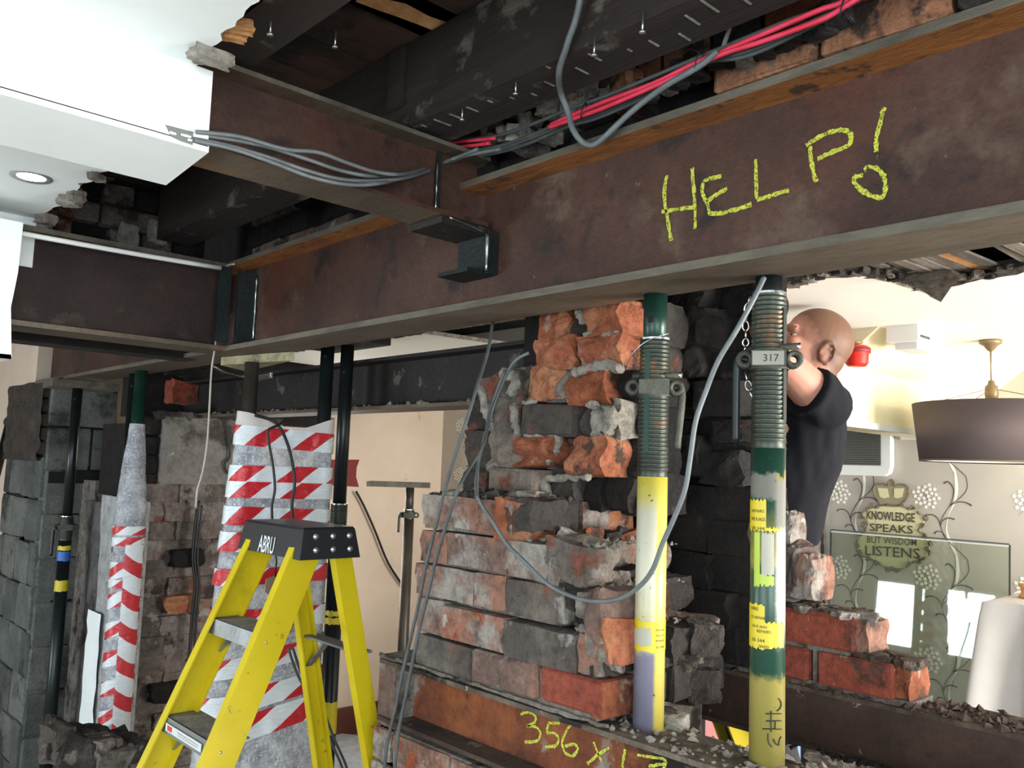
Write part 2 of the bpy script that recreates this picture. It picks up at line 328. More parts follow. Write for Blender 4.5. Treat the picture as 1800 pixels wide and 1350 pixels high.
def link(name, me, parent=None, mat4=None, **tags):
    o = bpy.data.objects.new(name, me); COL.objects.link(o)
    m = mat4 or Matrix.Identity(4); o.matrix_basis = m
    if parent:
        o.parent = parent; o.matrix_parent_inverse = WM[parent.name].inverted()
    WM[o.name] = m.copy()
    for k, v in tags.items(): o[{'cat': 'category'}.get(k, k)] = v
    return o
def thing(name, label, cat, loc, group=None):
    o = link(name, None, None, Matrix.Translation(Vector(loc)), label=label, cat=cat); o.empty_display_size = .1
    if group: o['group'] = group
    return o
def struct(name, loc=(0, 0, 0)):
    o = link(name, None, None, Matrix.Translation(Vector(loc)), kind='structure'); return o
def to_mesh(o, name):
    dg = bpy.context.evaluated_depsgraph_get(); dg.update(); ev = o.evaluated_get(dg); me = bpy.data.meshes.new_from_object(ev); me.name = name; return me
def text_mesh(s, bold=.0):
    cu = bpy.data.curves.new('t', 'FONT'); cu.body = s; cu.offset = bold; cu.resolution_u = 2; cu.align_x = 'CENTER'; cu.align_y = 'CENTER'
    o = bpy.data.objects.new('t', cu); COL.objects.link(o); me = to_mesh(o, 'writing'); bpy.data.objects.remove(o); bpy.data.curves.remove(cu)
    xs = [v.co.x for v in me.vertices]; ys = [v.co.y for v in me.vertices]
    cx, cy = (min(xs)+max(xs))/2, (min(ys)+max(ys))/2; W, H = max(xs)-min(xs), max(ys)-min(ys)
    for v in me.vertices: v.co.x = (v.co.x-cx)/W; v.co.y = (v.co.y-cy)/H
    return me
def text(s, c, ax, ay, w, h, mat, parent, name='lettering', bold=.0, wrap=None):
    """writing w wide and h high about c; ax is reading direction, ay up; wrap=(cx,cy,r) bends it round an upright tube"""
    me = text_mesh(s, bold); c = Vector(c); ax = Vector(ax); ay = Vector(ay)
    for v in me.vertices:
        if wrap:
            cx, cy, r = wrap; a0 = math.atan2(c.y-cy, c.x-cx); u = v.co.x*w*ax.x; vv = v.co.y*h
            if ax.y: u = -v.co.y*h*ax.y; vv = v.co.x*w
            a = a0 + u/r; v.co = Vector((cx+r*math.cos(a), cy+r*math.sin(a), c.z+vv))
        else: v.co = c + ax*(v.co.x*w) + ay*(v.co.y*h)
    me.materials.clear(); me.materials.append(MATS[mat])
    return link(name, me, parent)
def ribbon(m, pts, wid, nrm, mi=0, ragged=.25):
    """flat stroke along pts on a plane with normal nrm"""
    pts = spline([Vector(p) for p in pts], 5) if len(pts) > 2 else [Vector(pts[0]).lerp(Vector(pts[1]), k/6) for k in range(7)]
    vs = []; nrm = Vector(nrm)
    for i, p in enumerate(pts):
        d = (pts[min(i+1, len(pts)-1)]-pts[max(i-1, 0)]).normalized(); a = nrm.cross(d).normalized()
        ww = (wid if not callable(wid) else wid(i/(len(pts)-1)))/2
        vs += [p + a*ww*(1+random.uniform(-ragged, ragged)), p - a*ww*(1+random.uniform(-ragged, ragged))]
    m.add(vs, [(2*i, 2*i+1, 2*i+3, 2*i+2) for i in range(len(pts)-1)], mi)
# ------------------------------------------------------------------ bricks, blocks, rubble
def chamfer_mesh(name, mat, jit, ch=.045):
    dims = (.215, .1, .065); vs = []; idx = {}
    for sx in (-1, 1):
        for sy in (-1, 1):
            for sz in (-1, 1):
                for a in range(3):
                    h = [sx*.5, sy*.5, sz*.5]; c = random.uniform(.6, 1.6)*.006
                    for b in range(3):
                        if b != a: h[b] -= (sx, sy, sz)[b]*c/dims[b]
                    j = [random.uniform(-jit, jit)/dims[b] for b in range(3)]
                    idx[(sx, sy, sz, a)] = len(vs); vs.append([h[b]+j[b] for b in range(3)])
    fs = []
    for a in range(3):
        b, c = (a+1) % 3, (a+2) % 3
        for s in (-1, 1):
            q = []
            for (u, v) in ((-1, -1), (1, -1), (1, 1), (-1, 1)):
                k = [0, 0, 0]; k[a] = s; k[b] = u; k[c] = v; q.append(idx[(*k, a)])
            fs.append(tuple(q if s > 0 else reversed(q)))
        for u in (-1, 1):
            for v in (-1, 1):
                k0 = [0, 0, 0]; k0[b] = u; k0[c] = v; k1 = list(k0); k0[a] = -1; k1[a] = 1
                q = [idx[(*k0, b)], idx[(*k1, b)], idx[(*k1, c)], idx[(*k0, c)]]
                fs.append(tuple(q if u*v > 0 else reversed(q)))
    for sx in (-1, 1):
        for sy in (-1, 1):
            for sz in (-1, 1):
                q = [idx[(sx, sy, sz, a)] for a in range(3)]
                fs.append(tuple(q if sx*sy*sz > 0 else reversed(q)))
    m = M(); m.add(vs, fs); return m.mesh(name, mat)
def rough_mesh(name, mat, amp, n=4, seed=0, rnd=.18):
    """broken piece: a unit cube of n x n faces a side, torn by noise"""
    m = M(); vmap = {}; vs = []; fs = []
    def vid(p):
        k = tuple(round(c, 4) for c in p)
        if k not in vmap:
            q = Vector(k)*1.0; L = max(abs(c) for c in q); sph = q.normalized()*.62
            q = q.lerp(sph, rnd); nn = noise.noise_vector(q*2.1+Vector((seed*7.3, seed, 0)))*amp + noise.noise_vector(q*9+Vector((seed, 3, seed)))*amp*.28
            vmap[k] = len(vs); vs.append(q+nn)
        return vmap[k]
    for a in range(3):
        b, c = (a+1) % 3, (a+2) % 3
        for s in (-.5, .5):
            for i in range(n):
                for j in range(n):
                    q = []
                    for (u, v) in ((i, j), (i+1, j), (i+1, j+1), (i, j+1)):
                        p = [0, 0, 0]; p[a] = s; p[b] = u/n-.5; p[c] = v/n-.5; q.append(vid(p))
                    fs.append(tuple(q if s > 0 else reversed(q)))
    m.add(vs, fs); return m.mesh(name, mat)
BV = {}
def piece(kind, mat, parent, c, dims, rz=0, rx=0, ry=0, name='brick', **tags):
    """one brick, block or broken lump; meshes are shared between alike pieces"""
    key = (kind, mat)
    if key not in BV:
        if kind == 'b': BV[key] = [chamfer_mesh(name, mat, .0022) for _ in range(5)]
        elif kind == 'r': BV[key] = [rough_mesh(name, mat, .13, 3, i*3.7+1) for i in range(6)]
        elif kind == 'w': BV[key] = [rough_mesh(name, mat, .065, 3, i*2.9+2, .065) for i in range(7)]
        elif kind == 'R': BV[key] = [rough_mesh(name, mat, .13, 7, i*2.3+1, .12) for i in range(7)]
    me = random.choice(BV[key])
    S = (dims[0], dims[1], dims[2])
    mat4 = Matrix.Translation(Vector(c)) @ Matrix.Rotation(rz, 4, 'Z') @ Matrix.Rotation(ry, 4, 'Y') @ Matrix.Rotation(rx, 4, 'X') @ Matrix.Diagonal((*S, 1))
    if kind == 'w': mat4 = mat4 @ Matrix.Diagonal((1.03, 1.0, 1.03, 1))
    return link(name, me, parent, mat4, **tags)
def wall_x(parent, x, y0, y1, z0, nc, mats, H=.083, L=.225, deep=.1, keep=None, kind='b', bond='e', jit=.004, name='brick', gap=.01):
    """courses on a face x = const looking to -X"""
    for k in range(nc):
        zc = z0 + H*(k+.5)
        l = L if (k % 2 == 0 or bond == 's') else L/2
        y = y0 - (L/2*random.uniform(.2, .9) if bond == 'e' else (L/2 if k % 2 else 0))
        while y < y1:
            ll = l if bond != 'e' or random.random() < .8 else (L/2 if l == L else L)
            a, b = max(y, y0), min(y+ll, y1); y += ll
            if b-a < .035: continue
            if keep and not keep((a+b)/2, zc, a, b): continue
            piece(kind, random.choice(mats), parent, (x+deep/2+random.uniform(-jit, jit*1.5), (a+b)/2, zc), (b-a-gap, deep, H-gap), rz=PI/2+random.uniform(-.02, .02), rx=random.uniform(-.02, .02), name=name)
def wall_y(parent, y, x0, x1, z0, nc, mats, H=.083, L=.225, deep=.1, keep=None, kind='b', bond='e', jit=.004, name='brick', gap=.01):
    for k in range(nc):
        zc = z0 + H*(k+.5); l = L if (k % 2 == 0 or bond == 's') else L/2
        x = x0 - (L/2*random.uniform(.2, .9) if bond == 'e' else (L/2 if k % 2 else 0))
        while x < x1:
            a, b = max(x, x0), min(x+l, x1); x += l
            if b-a < .035: continue
            if keep and not keep((a+b)/2, zc, a, b): continue
            piece(kind, random.choice(mats), parent, ((a+b)/2, y+deep/2+random.uniform(-jit, jit*1.5), zc), (b-a-gap, deep, H-gap), rz=random.uniform(-.015, .015), name=name)
def crumbs(parent, n, fn, mat='debris', size=(.006, .02), name='rubble_bits'):
    """loose crumbs too small to pick out singly: one joined piece"""
    m = M()
    for i in range(n):
        c = Vector(fn()); s = random.uniform(*size)
        vs = [c+Vector((random.uniform(-1, 1), random.uniform(-1, 1), random.uniform(-.5, .7)))*s for _ in range(6)]
        vs = [c+Vector((s, 0, 0)), c+Vector((-s, 0, 0)), c+Vector((0, s, 0)), c+Vector((0, -s, 0)), c+Vector((0, 0, s*.7)), c+Vector((0, 0, -s*.5))]
        vs = [v+Vector([random.uniform(-.4, .4)*s for _ in range(3)]) for v in vs]
        m.add(vs, [(0, 2, 4), (2, 1, 4), (1, 3, 4), (3, 0, 4), (2, 0, 5), (1, 2, 5), (3, 1, 5), (0, 3, 5)])
    return m.build(name, mat, parent, kind='stuff')
# ================================================================== the setting
def slab(name, x0, x1, y0, y1, z0, z1, mat, **k):
    m = M(); m.box(x0, x1, y0, y1, z0, z1); return m.build(name, mat, kind='structure', **k)
TOP = E+1.25
slab('floor', -2.7, 4.5, -2.8, 8.2, -.1, 0, 'floor_dust')
# outer walls; the south wall has two windows, west openings serve added lamps
m = M(); m.box(-2.7, 4.5, -2.8, -2.7, 0, .95); m.box(-2.7, 4.5, -2.8, -2.7, 2.5, TOP)
for a, b in ((-2.7, -2.2), (.2, 2.2), (4.2, 4.5)): m.box(a, b, -2.8, -2.7, .95, 2.5)
m.build('wall_south', 'plaster', kind='structure')
m = M(); m.box(-2.8, -2.7, -2.8, 8.2, 0, .9); m.box(-2.8, -2.7, -2.8, 8.2, 2.35, TOP); m.box(-2.8, -2.7, -2.8, -.4, .9, 2.35); m.box(-2.8, -2.7, 1.6, 3.9, .9, 2.35); m.box(-2.8, -2.7, 5.3, 8.2, .9, 2.35); m.box(-2.8, -2.7, 3.9, 5.3, 1.66, 2.35)
m.build('wall_west', 'plaster', kind='structure')
slab('wall_north', 1.30, 4.3, 5.3, 5.4, 0, TOP, 'cream_wall'); slab('wall_north_left', -2.7, 1.35, 7.4, 7.5, 0, TOP, 'cream_wall'); slab('wall_passage', 1.36, 1.42, 5.4, 7.45, 0, TOP, 'cream_wall')
wp = slab('wall_east', 4.2, 4.3, -2.7, 5.3, 0, TOP, 'wallpaper')
slab('ceiling_upper_deck', -2.8, 4.5, -2.8, 8.2, TOP, TOP+.05, 'void') if False else None
m = M(); m.box(-2.8, 4.5, -2.8, 8.2, TOP, TOP+.05); m.build('ceiling', 'void', kind='structure')  # near-black cover added above the boards to block sky light
def ragged_plate(name, edge, other_x, z0, z1, mats, ystep=.02, amp=.012, parent=None):
    """ceiling plate whose broken edge follows edge [(x,y)...] (y rising); the far side is at other_x"""
    m = M(); ys = []; y = edge[0][1]
    while y < edge[-1][1]: ys.append(y); y += ystep if -1 < y < 4 else .2
    ys.append(edge[-1][1]); low = []; high = []
    for y in ys:
        for (xa, ya), (xb, yb) in zip(edge, edge[1:]):
            if ya <= y <= yb:
                x = xa+(xb-xa)*((y-ya)/max(yb-ya, 1e-6)); break
        x += noise.noise(Vector((y*22, 0, other_x)))*amp*1.6 + random.uniform(-amp, amp)*.4
        s = 1 if other_x < x else -1
        low.append((x, y)); high.append((x + s*random.uniform(-.004, .012), y))
    n = len(ys); vs = [(x, y, z0) for x, y in low]+[(x, y, z1) for x, y in high]+[(other_x, y, z0) for _, y in low]+[(other_x, y, z1) for _, y in low]
    m.add(vs, [(i, i+1, 2*n+i+1, 2*n+i) for i in range(n-1)], 0)
    m.add(vs, [(n+i, n+i+1, 3*n+i+1, 3*n+i) for i in range(n-1)], 1)
    m.add(vs, [(i, i+1, n+i+1, n+i) for i in range(n-1)], 1)
    m.add(vs, [(0, n, 3*n, 2*n), (n-1, 2*n-1, 4*n-1, 3*n-1)], 0)
    return m.build(name, mats, parent, kind='structure')
P2 = lambda px, py, z: (U(px, py, z=z).x, U(px, py, z=z).y)
e1 = [P2(455, 0, E+.70), P2(430, 30, E+.70), P2(405, 52, E+.70), P2(380, 82, E+.70), P2(352, 103, E+.70)]
e1 = sorted([(e1[0][0]-.02, -2.7), (e1[0][0], .6)] + e1 + [(e1[-1][0], 1.5)], key=lambda p: p[1])
ragged_plate('ceiling_near', e1, -2.7, E+.70, E+.715, ['plaster', 'plaster_edge'])
e2 = sorted([(P2(185, 290, E+.70)[0]+.02, 1.72)] + [P2(a, b, E+.70) for a, b in ((185, 292), (150, 325), (118, 350), (92, 373), (66, 398))], key=lambda p: p[1])
e2[-1] = (e2[-1][0], max(e2[-1][1], 2.72))
ragged_plate('ceiling_far', e2, -2.7, E+.70, E+.715, ['plaster', 'plaster_edge'])
# boxed casing round the cross beam
m = M(); A = U(345, 100, y=1.495); m.box(-2.7, .61, 1.485, 1.497, E+.558, E+.70); m.prism([(-2.7, 1.485, E+.548), (.612, 1.485, E+.548), (.632, 1.735, E+.548), (-2.7, 1.735, E+.548)], (0, 0, .012))
m.box(-2.7, .63, 1.723, 1.735, E+.55, E+.70)
cas = m.build('trim_1', 'plaster', kind='structure')
m = M(); q = [U(*p, y=1.4835) for p in ((291, 219), (340, 232), (339, 255), (318, 248), (301, 240))]; m.prism(q, (0, .002, 0)); m.build('torn_patch', 'grille', cas)
m = M()
for a, b in (((298, 232), (310, 236)), ((318, 236), (336, 241)), ((330, 245), (338, 247))): ribbon(m, [U(*a, y=1.4825), U(*b, y=1.4825)], .004, (0, -1, 0))
m.build('torn_paper_fibre', 'print_white', cas, kind='stuff')
# torn plasterboard lumps at the broken edges
for i, (px, py, z, mat, s) in enumerate(((372, 100, E+.69, 'lime', (.07, .035, .02)), (352, 100, E+.69, 'debris', (.03, .03, .015)), (418, 45, E+.72, 'fresh_wood', (.02, .05, .02)), (405, 60, E+.72, 'fresh_wood', (.02, .05, .02)), (122, 352, E+.69, 'lime', (.05, .05, .03)), (135, 345, E+.69, 'debris', (.04, .03, .03)), (72, 400, E+.68, 'lime', (.05, .04, .03)), (80, 385, E+.69, 'debris', (.04, .05, .03)), (170, 312, E+.69, 'debris', (.03, .04, .015)))):
    piece('R', mat, cas if i < 4 else bpy.data.objects['ceiling_far'], U(px, py, z=z), s, rz=random.uniform(0, 3), name='torn_plaster')
# band of wall and the boxing at the far left
m = M(); m.box(-2.7, U(62, 395, y=2.86).x, 2.85, 2.87, E+.55, E+.70)
m.build('trim_2', 'plaster', kind='structure')
a = U(38, 425, y=2.70); m = M(); bz = U(12, 630, y=2.70).z
m.prism([(-2.7, 2.70, E+.645), (a.x, 2.70, E+.645), (a.x-.002, 2.70, E+.5), (a.x-.012, 2.70, E+.4), (U(20, 632, y=2.7).x, 2.70, bz), (-2.7, 2.70, bz)], (0, .012, 0))
m.box(-2.7, U(20, 632, y=2.7).x, 2.70, 2.97, bz, bz+.012)
m.build('trim_3', 'plaster', kind='structure')
# right-hand room ceiling, its broken edge, and the sloped downstand
RC = E+.50
e3 = sorted([P2(a, b, RC) for a, b in ((1385, 505), (1420, 497), (1455, 490), (1490, 486), (1530, 486), (1565, 487), (1600, 498), (1625, 512), (1650, 524), (1672, 506), (1700, 497), (1750, 489), (1800, 479))], key=lambda p: p[1])
e3 = [(e3[0][0]+.25, -2.7), (e3[0][0]+.02, e3[0][1]-.3)] + e3 + [(2.0, e3[-1][1]+.3), (3.3, 1.7), (3.4, 2.5), (1.97, 2.62), (1.95, 3.95), (3.4, 4.1), (3.5, 5.3)]
ragged_plate('ceiling_room', e3, 4.2, RC, RC+.016, ['white_ceiling', 'plaster_edge'], amp=.014)
m = M(); m.prism([(2.76, 1.22, RC), (2.76, 1.36, E+.385), (2.76, 1.36, E+.193), (2.76, 1.60, E+.193), (2.76, 1.60, RC)], (1.44, 0, 0)); m.build('ceiling_soffit', 'cream_ceiling', kind='structure')
m = M(); m.box(2.76, 4.2, 1.345, 1.36, E+.178, E+.2); m.build('trim_6', 'fan_body', kind='structure')
# skirting boards
m = M(); m.box(1.4, 4.2, 5.27, 5.3, 0, .17); m.box(1.4, 4.2, 5.255, 5.3, .15, .19); m.build('baseboard_north', 'skirting', kind='structure')
m = M(); m.box(4.17, 4.2, -2.7, 5.3, 0, .17); m.build('baseboard_east', 'skirting', kind='structure')
# ------------------------------------------------------------------ open floor above: boards and joists
deck = struct('trim_4', (.6, 1.5, E+.95))
y = -2.6; BZ = E+.95
while y < 3.0:
    wd = random.uniform(.155, .175)
    gap = 1.43 < y+wd/2 < 1.56 or (2.35 < y < 2.75)
    if abs(y-1.36) < .001: pass
    x1 = 1.34 if y > -.5 else 1.3
    if not gap:
        m = M(); m.box(-.4 if y > 1.2 else -.6, x1, y+.002, y+wd-.003, BZ+random.uniform(0, .004), BZ+.025); m.build('floor_board', 'old_board', deck)
    y += wd
m = M(); e0 = [U(px, py, z=BZ+.004) for px, py in ((625, 3), (665, 18), (700, 30), (745, 47), (790, 66), (835, 84), (878, 96))]
e_ = [(p.x, p.y-random.uniform(.012, .03), p.z+.02) for p in e0]
m.add([tuple(p) for p in e0]+e_, [(i, i+1, i+8, i+7) for i in range(6)]); m.build('splintered_edge', 'fresh_wood', deck)
def nail(parent, px, py, z):
    p = U(px, py, z=z); m = M(); m.tube([p+Vector((0, 0, .01)), p-Vector((0, 0, .022))], .0018, 6); m.lathe([(.001, -.022), (.006, -.022), (.006, -.025), (0, -.0255)], p, 8); m.build('nail', 'rivet', parent)
JZ = E+.75
for i, (x0, x1, y0, y1) in enumerate(((.60, .70, -2.6, 3.0), (1.075, 1.195, -2.6, 3.0), (-.1, 0, -2.6, 3))):
    m = M(); m.box(x0, x1, y0, y1, JZ, BZ-.002)
    j = m.build('joist', 'old_timber', deck)
    if i == 1:
        for px, py in ((813, 192), (907, 145), (1045, 75), (1130, 33)): nail(j, px, py, JZ)
        m = M()
        for k in range(26):
            yy = .7+k*.05+random.uniform(-.01, .01); a = random.uniform(1.08, 1.15); m.box(a, a+random.uniform(.01, .05), yy, yy+.004, JZ-.0015, JZ)
        m.build('plaster_smear', 'lime', j, kind='stuff')
    if i == 0: nail(j, 476, 38, JZ); nail(j, 590, 62, JZ+.05)
# short noggin beside the small beam
p_ = U(705, 195, z=E+.80); m = M(); m.box(p_.x-.02, 1.075, p_.y-.02, p_.y+.03, E+.80, BZ-.01); m.build('noggin', 'old_timber', deck)
# brick above the left beam and behind the deck
bw = struct('wall_above_left_beam', (.5, 3.1, E+.6))
m = M(); m.box(-.6, 1.3, 3.13, 3.25, E+.36, TOP); m.build('backing', 'mortar_dark', bw)
wall_y(bw, 3.08, .1, 1.25, E+.62, 5, ['brick_dim', 'brick_upper', 'brick_soot'], H=.08, keep=lambda c, z, a, b: random.random() < .85)
for px, py in ((277, 408), (225, 415)): piece('R', 'lime', bw, U(px, py, y=3.05), (.06, .03, .08), name='mortar_lump')
# brick carried by the main beam
ba = struct('wall_above_main_beam', (1.4, 1, E+.67))
m = M(); m.box(1.46, 1.58, -2.7, 3.6, E+.69, TOP); m.build('backing', 'mortar_dark', ba)
wall_x(ba, 1.37, -.1, 1.12, E+.735, 4, ['brick_upper', 'brick_upper', 'brick_orange', 'brick_charcoal'], H=.08, keep=lambda c, z, a, b: not (.93 < c < 1.2 and z < E+.8))
wall_x(ba, 1.40, 1.12, 3.0, E+.70, 5, ['brick_soot', 'brick_charcoal', 'brick_dim'], H=.08, keep=lambda c, z, a, b: random.random() < .8)
for i in range(46):
    px = random.uniform(840, 1110); t = (px-840)/270
    py = random.uniform(268-112*t, 205-120*t)
    p = U(px, py, x=1.34+random.uniform(-.02, .04)); s = random.uniform(.02, .055)
    piece('R', random.choice(['debris', 'lime', 'lime', 'brick_upper']), ba, p, (s, s*random.uniform(.9, 1.6), s*.8), rz=random.uniform(0, 3), rx=random.uniform(-.5, .5), name='rubble_piece')
for px, py, w_, h_ in ((955, 165, .09, .05), (905, 178, .07, .04), (980, 185, .06, .05), (940, 258, .05, .04), (925, 250, .05, .05), (838, 210, .04, .03), (968, 240, .035, .03)):
    piece('R', random.choice(['lime', 'debris']), ba, U(px, py, x=1.335), (.05, w_, h_), name='rubble_piece')
for i in range(22):
    px = random.uniform(1110, 1480); t = (px-1110)/370
    p = U(px, 168-140*t+random.uniform(-12, 14), x=1.35); s = random.uniform(.015, .04)
    piece('R', random.choice(['debris', 'rubble', 'rubble']), ba, p, (s, s*1.6, s*.8), rz=random.uniform(0, 3), name='rubble_piece')
# ------------------------------------------------------------------ laths left hanging past the main beam
lt = struct('trim_5', (1.8, .8, E+.5))
slab2 = M(); slab2.box(1.42, 2.5, -2.7, 5.3, E+.60, E+.62); slab2.build('backing', 'void', lt)  # black sheet standing in for the unlit space above the laths
y = -.05; k = 0
while y < 1.9:
    wd = random.uniform(.022, .03); x1 = None
    for (xa, ya), (xb, yb) in zip(e3, e3[1:]):
        if ya <= y <= yb: x1 = xa+(xb-xa)*((y-ya)/max(yb-ya, 1e-6))
    x0 = 1.50+random.uniform(-.03, .12)+(.12 if .35 < y < .75 else 0); zz = RC+.022+random.uniform(0, .006)
    if random.random() < .93:
        m = M(); tilt = random.uniform(-.03, .004); sk = random.uniform(-.012, .012)
        m.prism([(x0, y+sk, zz+tilt), (x0+.01, y+wd+sk, zz+tilt), (x1+.05, y+wd, zz), (x1+.05, y, zz)], (0, 0, .006))
        m.build('lath', 'fresh_wood' if k in (17, 24) else 'lath', lt)
    y += wd + random.uniform(.003, .009); k += 1
m = M(); y = 2.0
while y < 5.2: m.box(1.5, 2.05, y, y+.026, RC+.02, RC+.026); y += .036
m.build('far_laths', 'lath', lt, kind='stuff')
# hanging flap of torn lath and plaster
m = M(); pts = [(1572, 489), (1600, 484), (1640, 480), (1672, 478), (1690, 488), (1672, 505), (1654, 531), (1640, 524), (1615, 507), (1590, 497)]
q = [U(px, py, x=2.16-(py-485)*.0012) for px, py in pts]; m.prism(q, (.012, .004, .01)); m.build('torn_flap', 'plaster_edge', lt)
for i in range(60):
    ii = random.randrange(2, len(e3)-5); (xa, ya), (xb, yb) = e3[ii], e3[ii+1]; t = random.random()
    s = random.uniform(.012, .03); piece('r', random.choice(['debris', 'rubble', 'lath']), lt, (xa+(xb-xa)*t-.02, ya+(yb-ya)*t, RC+random.uniform(.0, .02)), (s*1.6, s, s*.7), rz=random.uniform(0, 3), name='plaster_lump')
# ------------------------------------------------------------------ wallpaper print
def paper(x, ylo, yhi, zlo, zhi, name='wallpaper_print'):
    U0 = .000356; DY, DZ = .430, .374; md = M(); mw = M(); mg = M()
    yc, zc = U(1629, 873, x=4.2).y, U(1629, 873, x=4.2).z
    def P(a, b, oy, oz, e=0): return Vector((x-.0012-e, oy-a*U0, oz-b*U0))
    def inside(pts): return all(ylo < p.y < yhi and zlo < p.z < zhi for p in pts)
    def rb(mm, pts, w_, oy, oz, e=0):
        q = [P(a, b, oy, oz, e) for a, b in pts]
        if inside(q): ribbon(mm, q, w_, (-1, 0, 0), ragged=.08)
    for i in range(-8, 8):
        for j in range(-3, 6):
            oy, oz = yc-i*DY, zc-j*DZ
            rnd = random.Random(i*31+j)
            rb(mw, [(360, -330), (375, -130), (345, 60), (275, 220), (245, 420), (285, 560), (360, 720)], lambda t: .0085+.006*math.sin(t*9), oy, oz)
            rb(md, [(492, -280), (502, -130), (422, -10), (292, 100), (182, 290), (172, 370), (230, 520), (330, 620), (420, 700), (490, 770)], .0036, oy, oz, .0004)
            rb(md, [(292, 100), (332, -30), (332, -130), (272, -205), (217, -180)], lambda t: .003+.005*t, oy, oz, .0004)
            rb(md, [(292, 100), (392, 50), (492, 55), (552, 90)], lambda t: .003+.005*t, oy, oz, .0004)
            rb(md, [(172, 370), (200, 300), (270, 262), (345, 275)], lambda t: .003+.004*t, oy, oz, .0004)
            rb(md, [(172, 370), (140, 280), (80, 235), (0, 240), (-30, 265)], lambda t: .003+.004*t, oy, oz, .0004)
            rb(md, [(230, 520), (190, 450), (120, 445), (95, 480)], lambda t: .003+.004*t, oy, oz, .0004)
            rb(mg, [(0, 10), (-60, 110), (-120, 170)], .002, oy, oz, .0002)
            for k in range(26):
                a = k*2.4; r = 175*math.sqrt((k+.5)/26); fx, fy = r*math.cos(a), r*math.sin(a)*.92-5
                rb(mg, [(0, 0), (fx, fy)], .0012, oy, oz, .0002)
                c = P(fx, fy, oy, oz, .0008)
                if inside([c]):
                    R_ = 33*U0; a0 = rnd.random()*6; vs = [c]+[c+Vector((0, math.cos(a0+q*PI/5), math.sin(a0+q*PI/5)))*R_*(1 if q % 2 else .5) for q in range(10)]
                    mw.add(vs, [(0, q+1, (q+1) % 10+1) for q in range(10)])
    md.build('stem_print', 'print_dark', wp, kind='stuff'); mw.build('flower_print', 'print_white', wp, kind='stuff'); mg.build('fine_stem_print', 'print_mid', wp, kind='stuff')
paper(4.2, .5, 2.9, .6, 2.42)
paper(4.2, 4.2, 5.28, 1.3, 2.4)
# ================================================================== steel
def ibeam(name, label, cat, axis, a0, a1, c0, c1, z0, z1, tf, webc, mats, group=None, tw=.01):
    """I section; axis 'y' runs along y with flange c0..c1 in x; mats web, top, bottom lists"""
    mid = (a0+a1)/2; t = thing(name, label, cat, (webc, mid, z0) if axis == 'y' else (mid, webc, z0), group)
    def bx(n, p0, p1, q0, q1, mt, cols):
        m = M(); m.box(*((p0, p1, a0, a1) if axis == 'y' else (a0, a1, p0, p1)), q0, q1)
        o = m.build(n, cols, t); me = o.data
        if len(cols) > 1:
            for p in me.polygons: p.material_index = 1 if (p.normal.z < -.5) else 0
        return o
    bx('top_flange', c0, c1, z1-tf, z1, 0, mats[1]); bx('bottom_flange', c0, c1, z0, z0+tf, 0, mats[2]); bx('web', webc-tw/2, webc+tw/2, z0+tf-.001, z1-tf+.001, 0, [mats[0]])
    return t
WX = 1.322
mb = ibeam('steel_beam', 'long rusty steel beam crossing the picture with chalk writing HELP!', 'steel beam', 'y', -2.7, 5.1, 1.25, 1.41, E+.362, E+.67, .016, WX+.005, ('rust_web', ['mill_edge', 'orange_rust'], ['mill_edge', 'mill_under']))
def chalk_on(parent, strokes, x, wid, name='chalk_letter', dyy=0):
    for st in strokes:
        m = M()
        for s in st: ribbon(m, [U(px, py+dyy, x=x) for px, py in s], wid, (-1, 0, 0), ragged=.35)
        m.build(name, 'chalk', parent)
chalk_on(mb, [
 [[(1173, 308), (1168, 337), (1172, 377), (1180, 423)], [(1163, 373), (1192, 367), (1224, 364)], [(1217, 295), (1221, 345), (1222, 402)]],
 [[(1268, 309), (1250, 314), (1236, 320), (1235, 340), (1243, 356), (1248, 377)], [(1243, 354), (1258, 343), (1278, 331)], [(1246, 376), (1270, 374), (1295, 368), (1321, 359)]],
 [[(1328, 280), (1329, 320), (1331, 350)], [(1331, 352), (1358, 343), (1387, 334)]],
 [[(1424, 257), (1427, 290), (1435, 320)], [(1417, 256), (1445, 238), (1472, 229), (1492, 232), (1497, 245), (1488, 258), (1462, 268), (1437, 279)]],
 [[(1554, 188), (1547, 215), (1541, 240), (1540, 267)]],
 [[(1519, 299), (1532, 293), (1550, 303), (1556, 320), (1555, 340), (1546, 348), (1524, 340), (1506, 326), (1502, 312), (1517, 308)]]], WX-.0012, .0078)
def weld(parent, p, q, r=.005):
    p = Vector(p); q = Vector(q); n = max(4, int((q-p).length/.012)); m = M()
    m.tube([p.lerp(q, i/n)+Vector((random.uniform(-1, 1),)*3)*.0012 for i in range(n+1)], [r*random.uniform(.6, 1.2) for _ in range(n+1)], 6); m.build('weld_bead', 'weld_bead', parent)
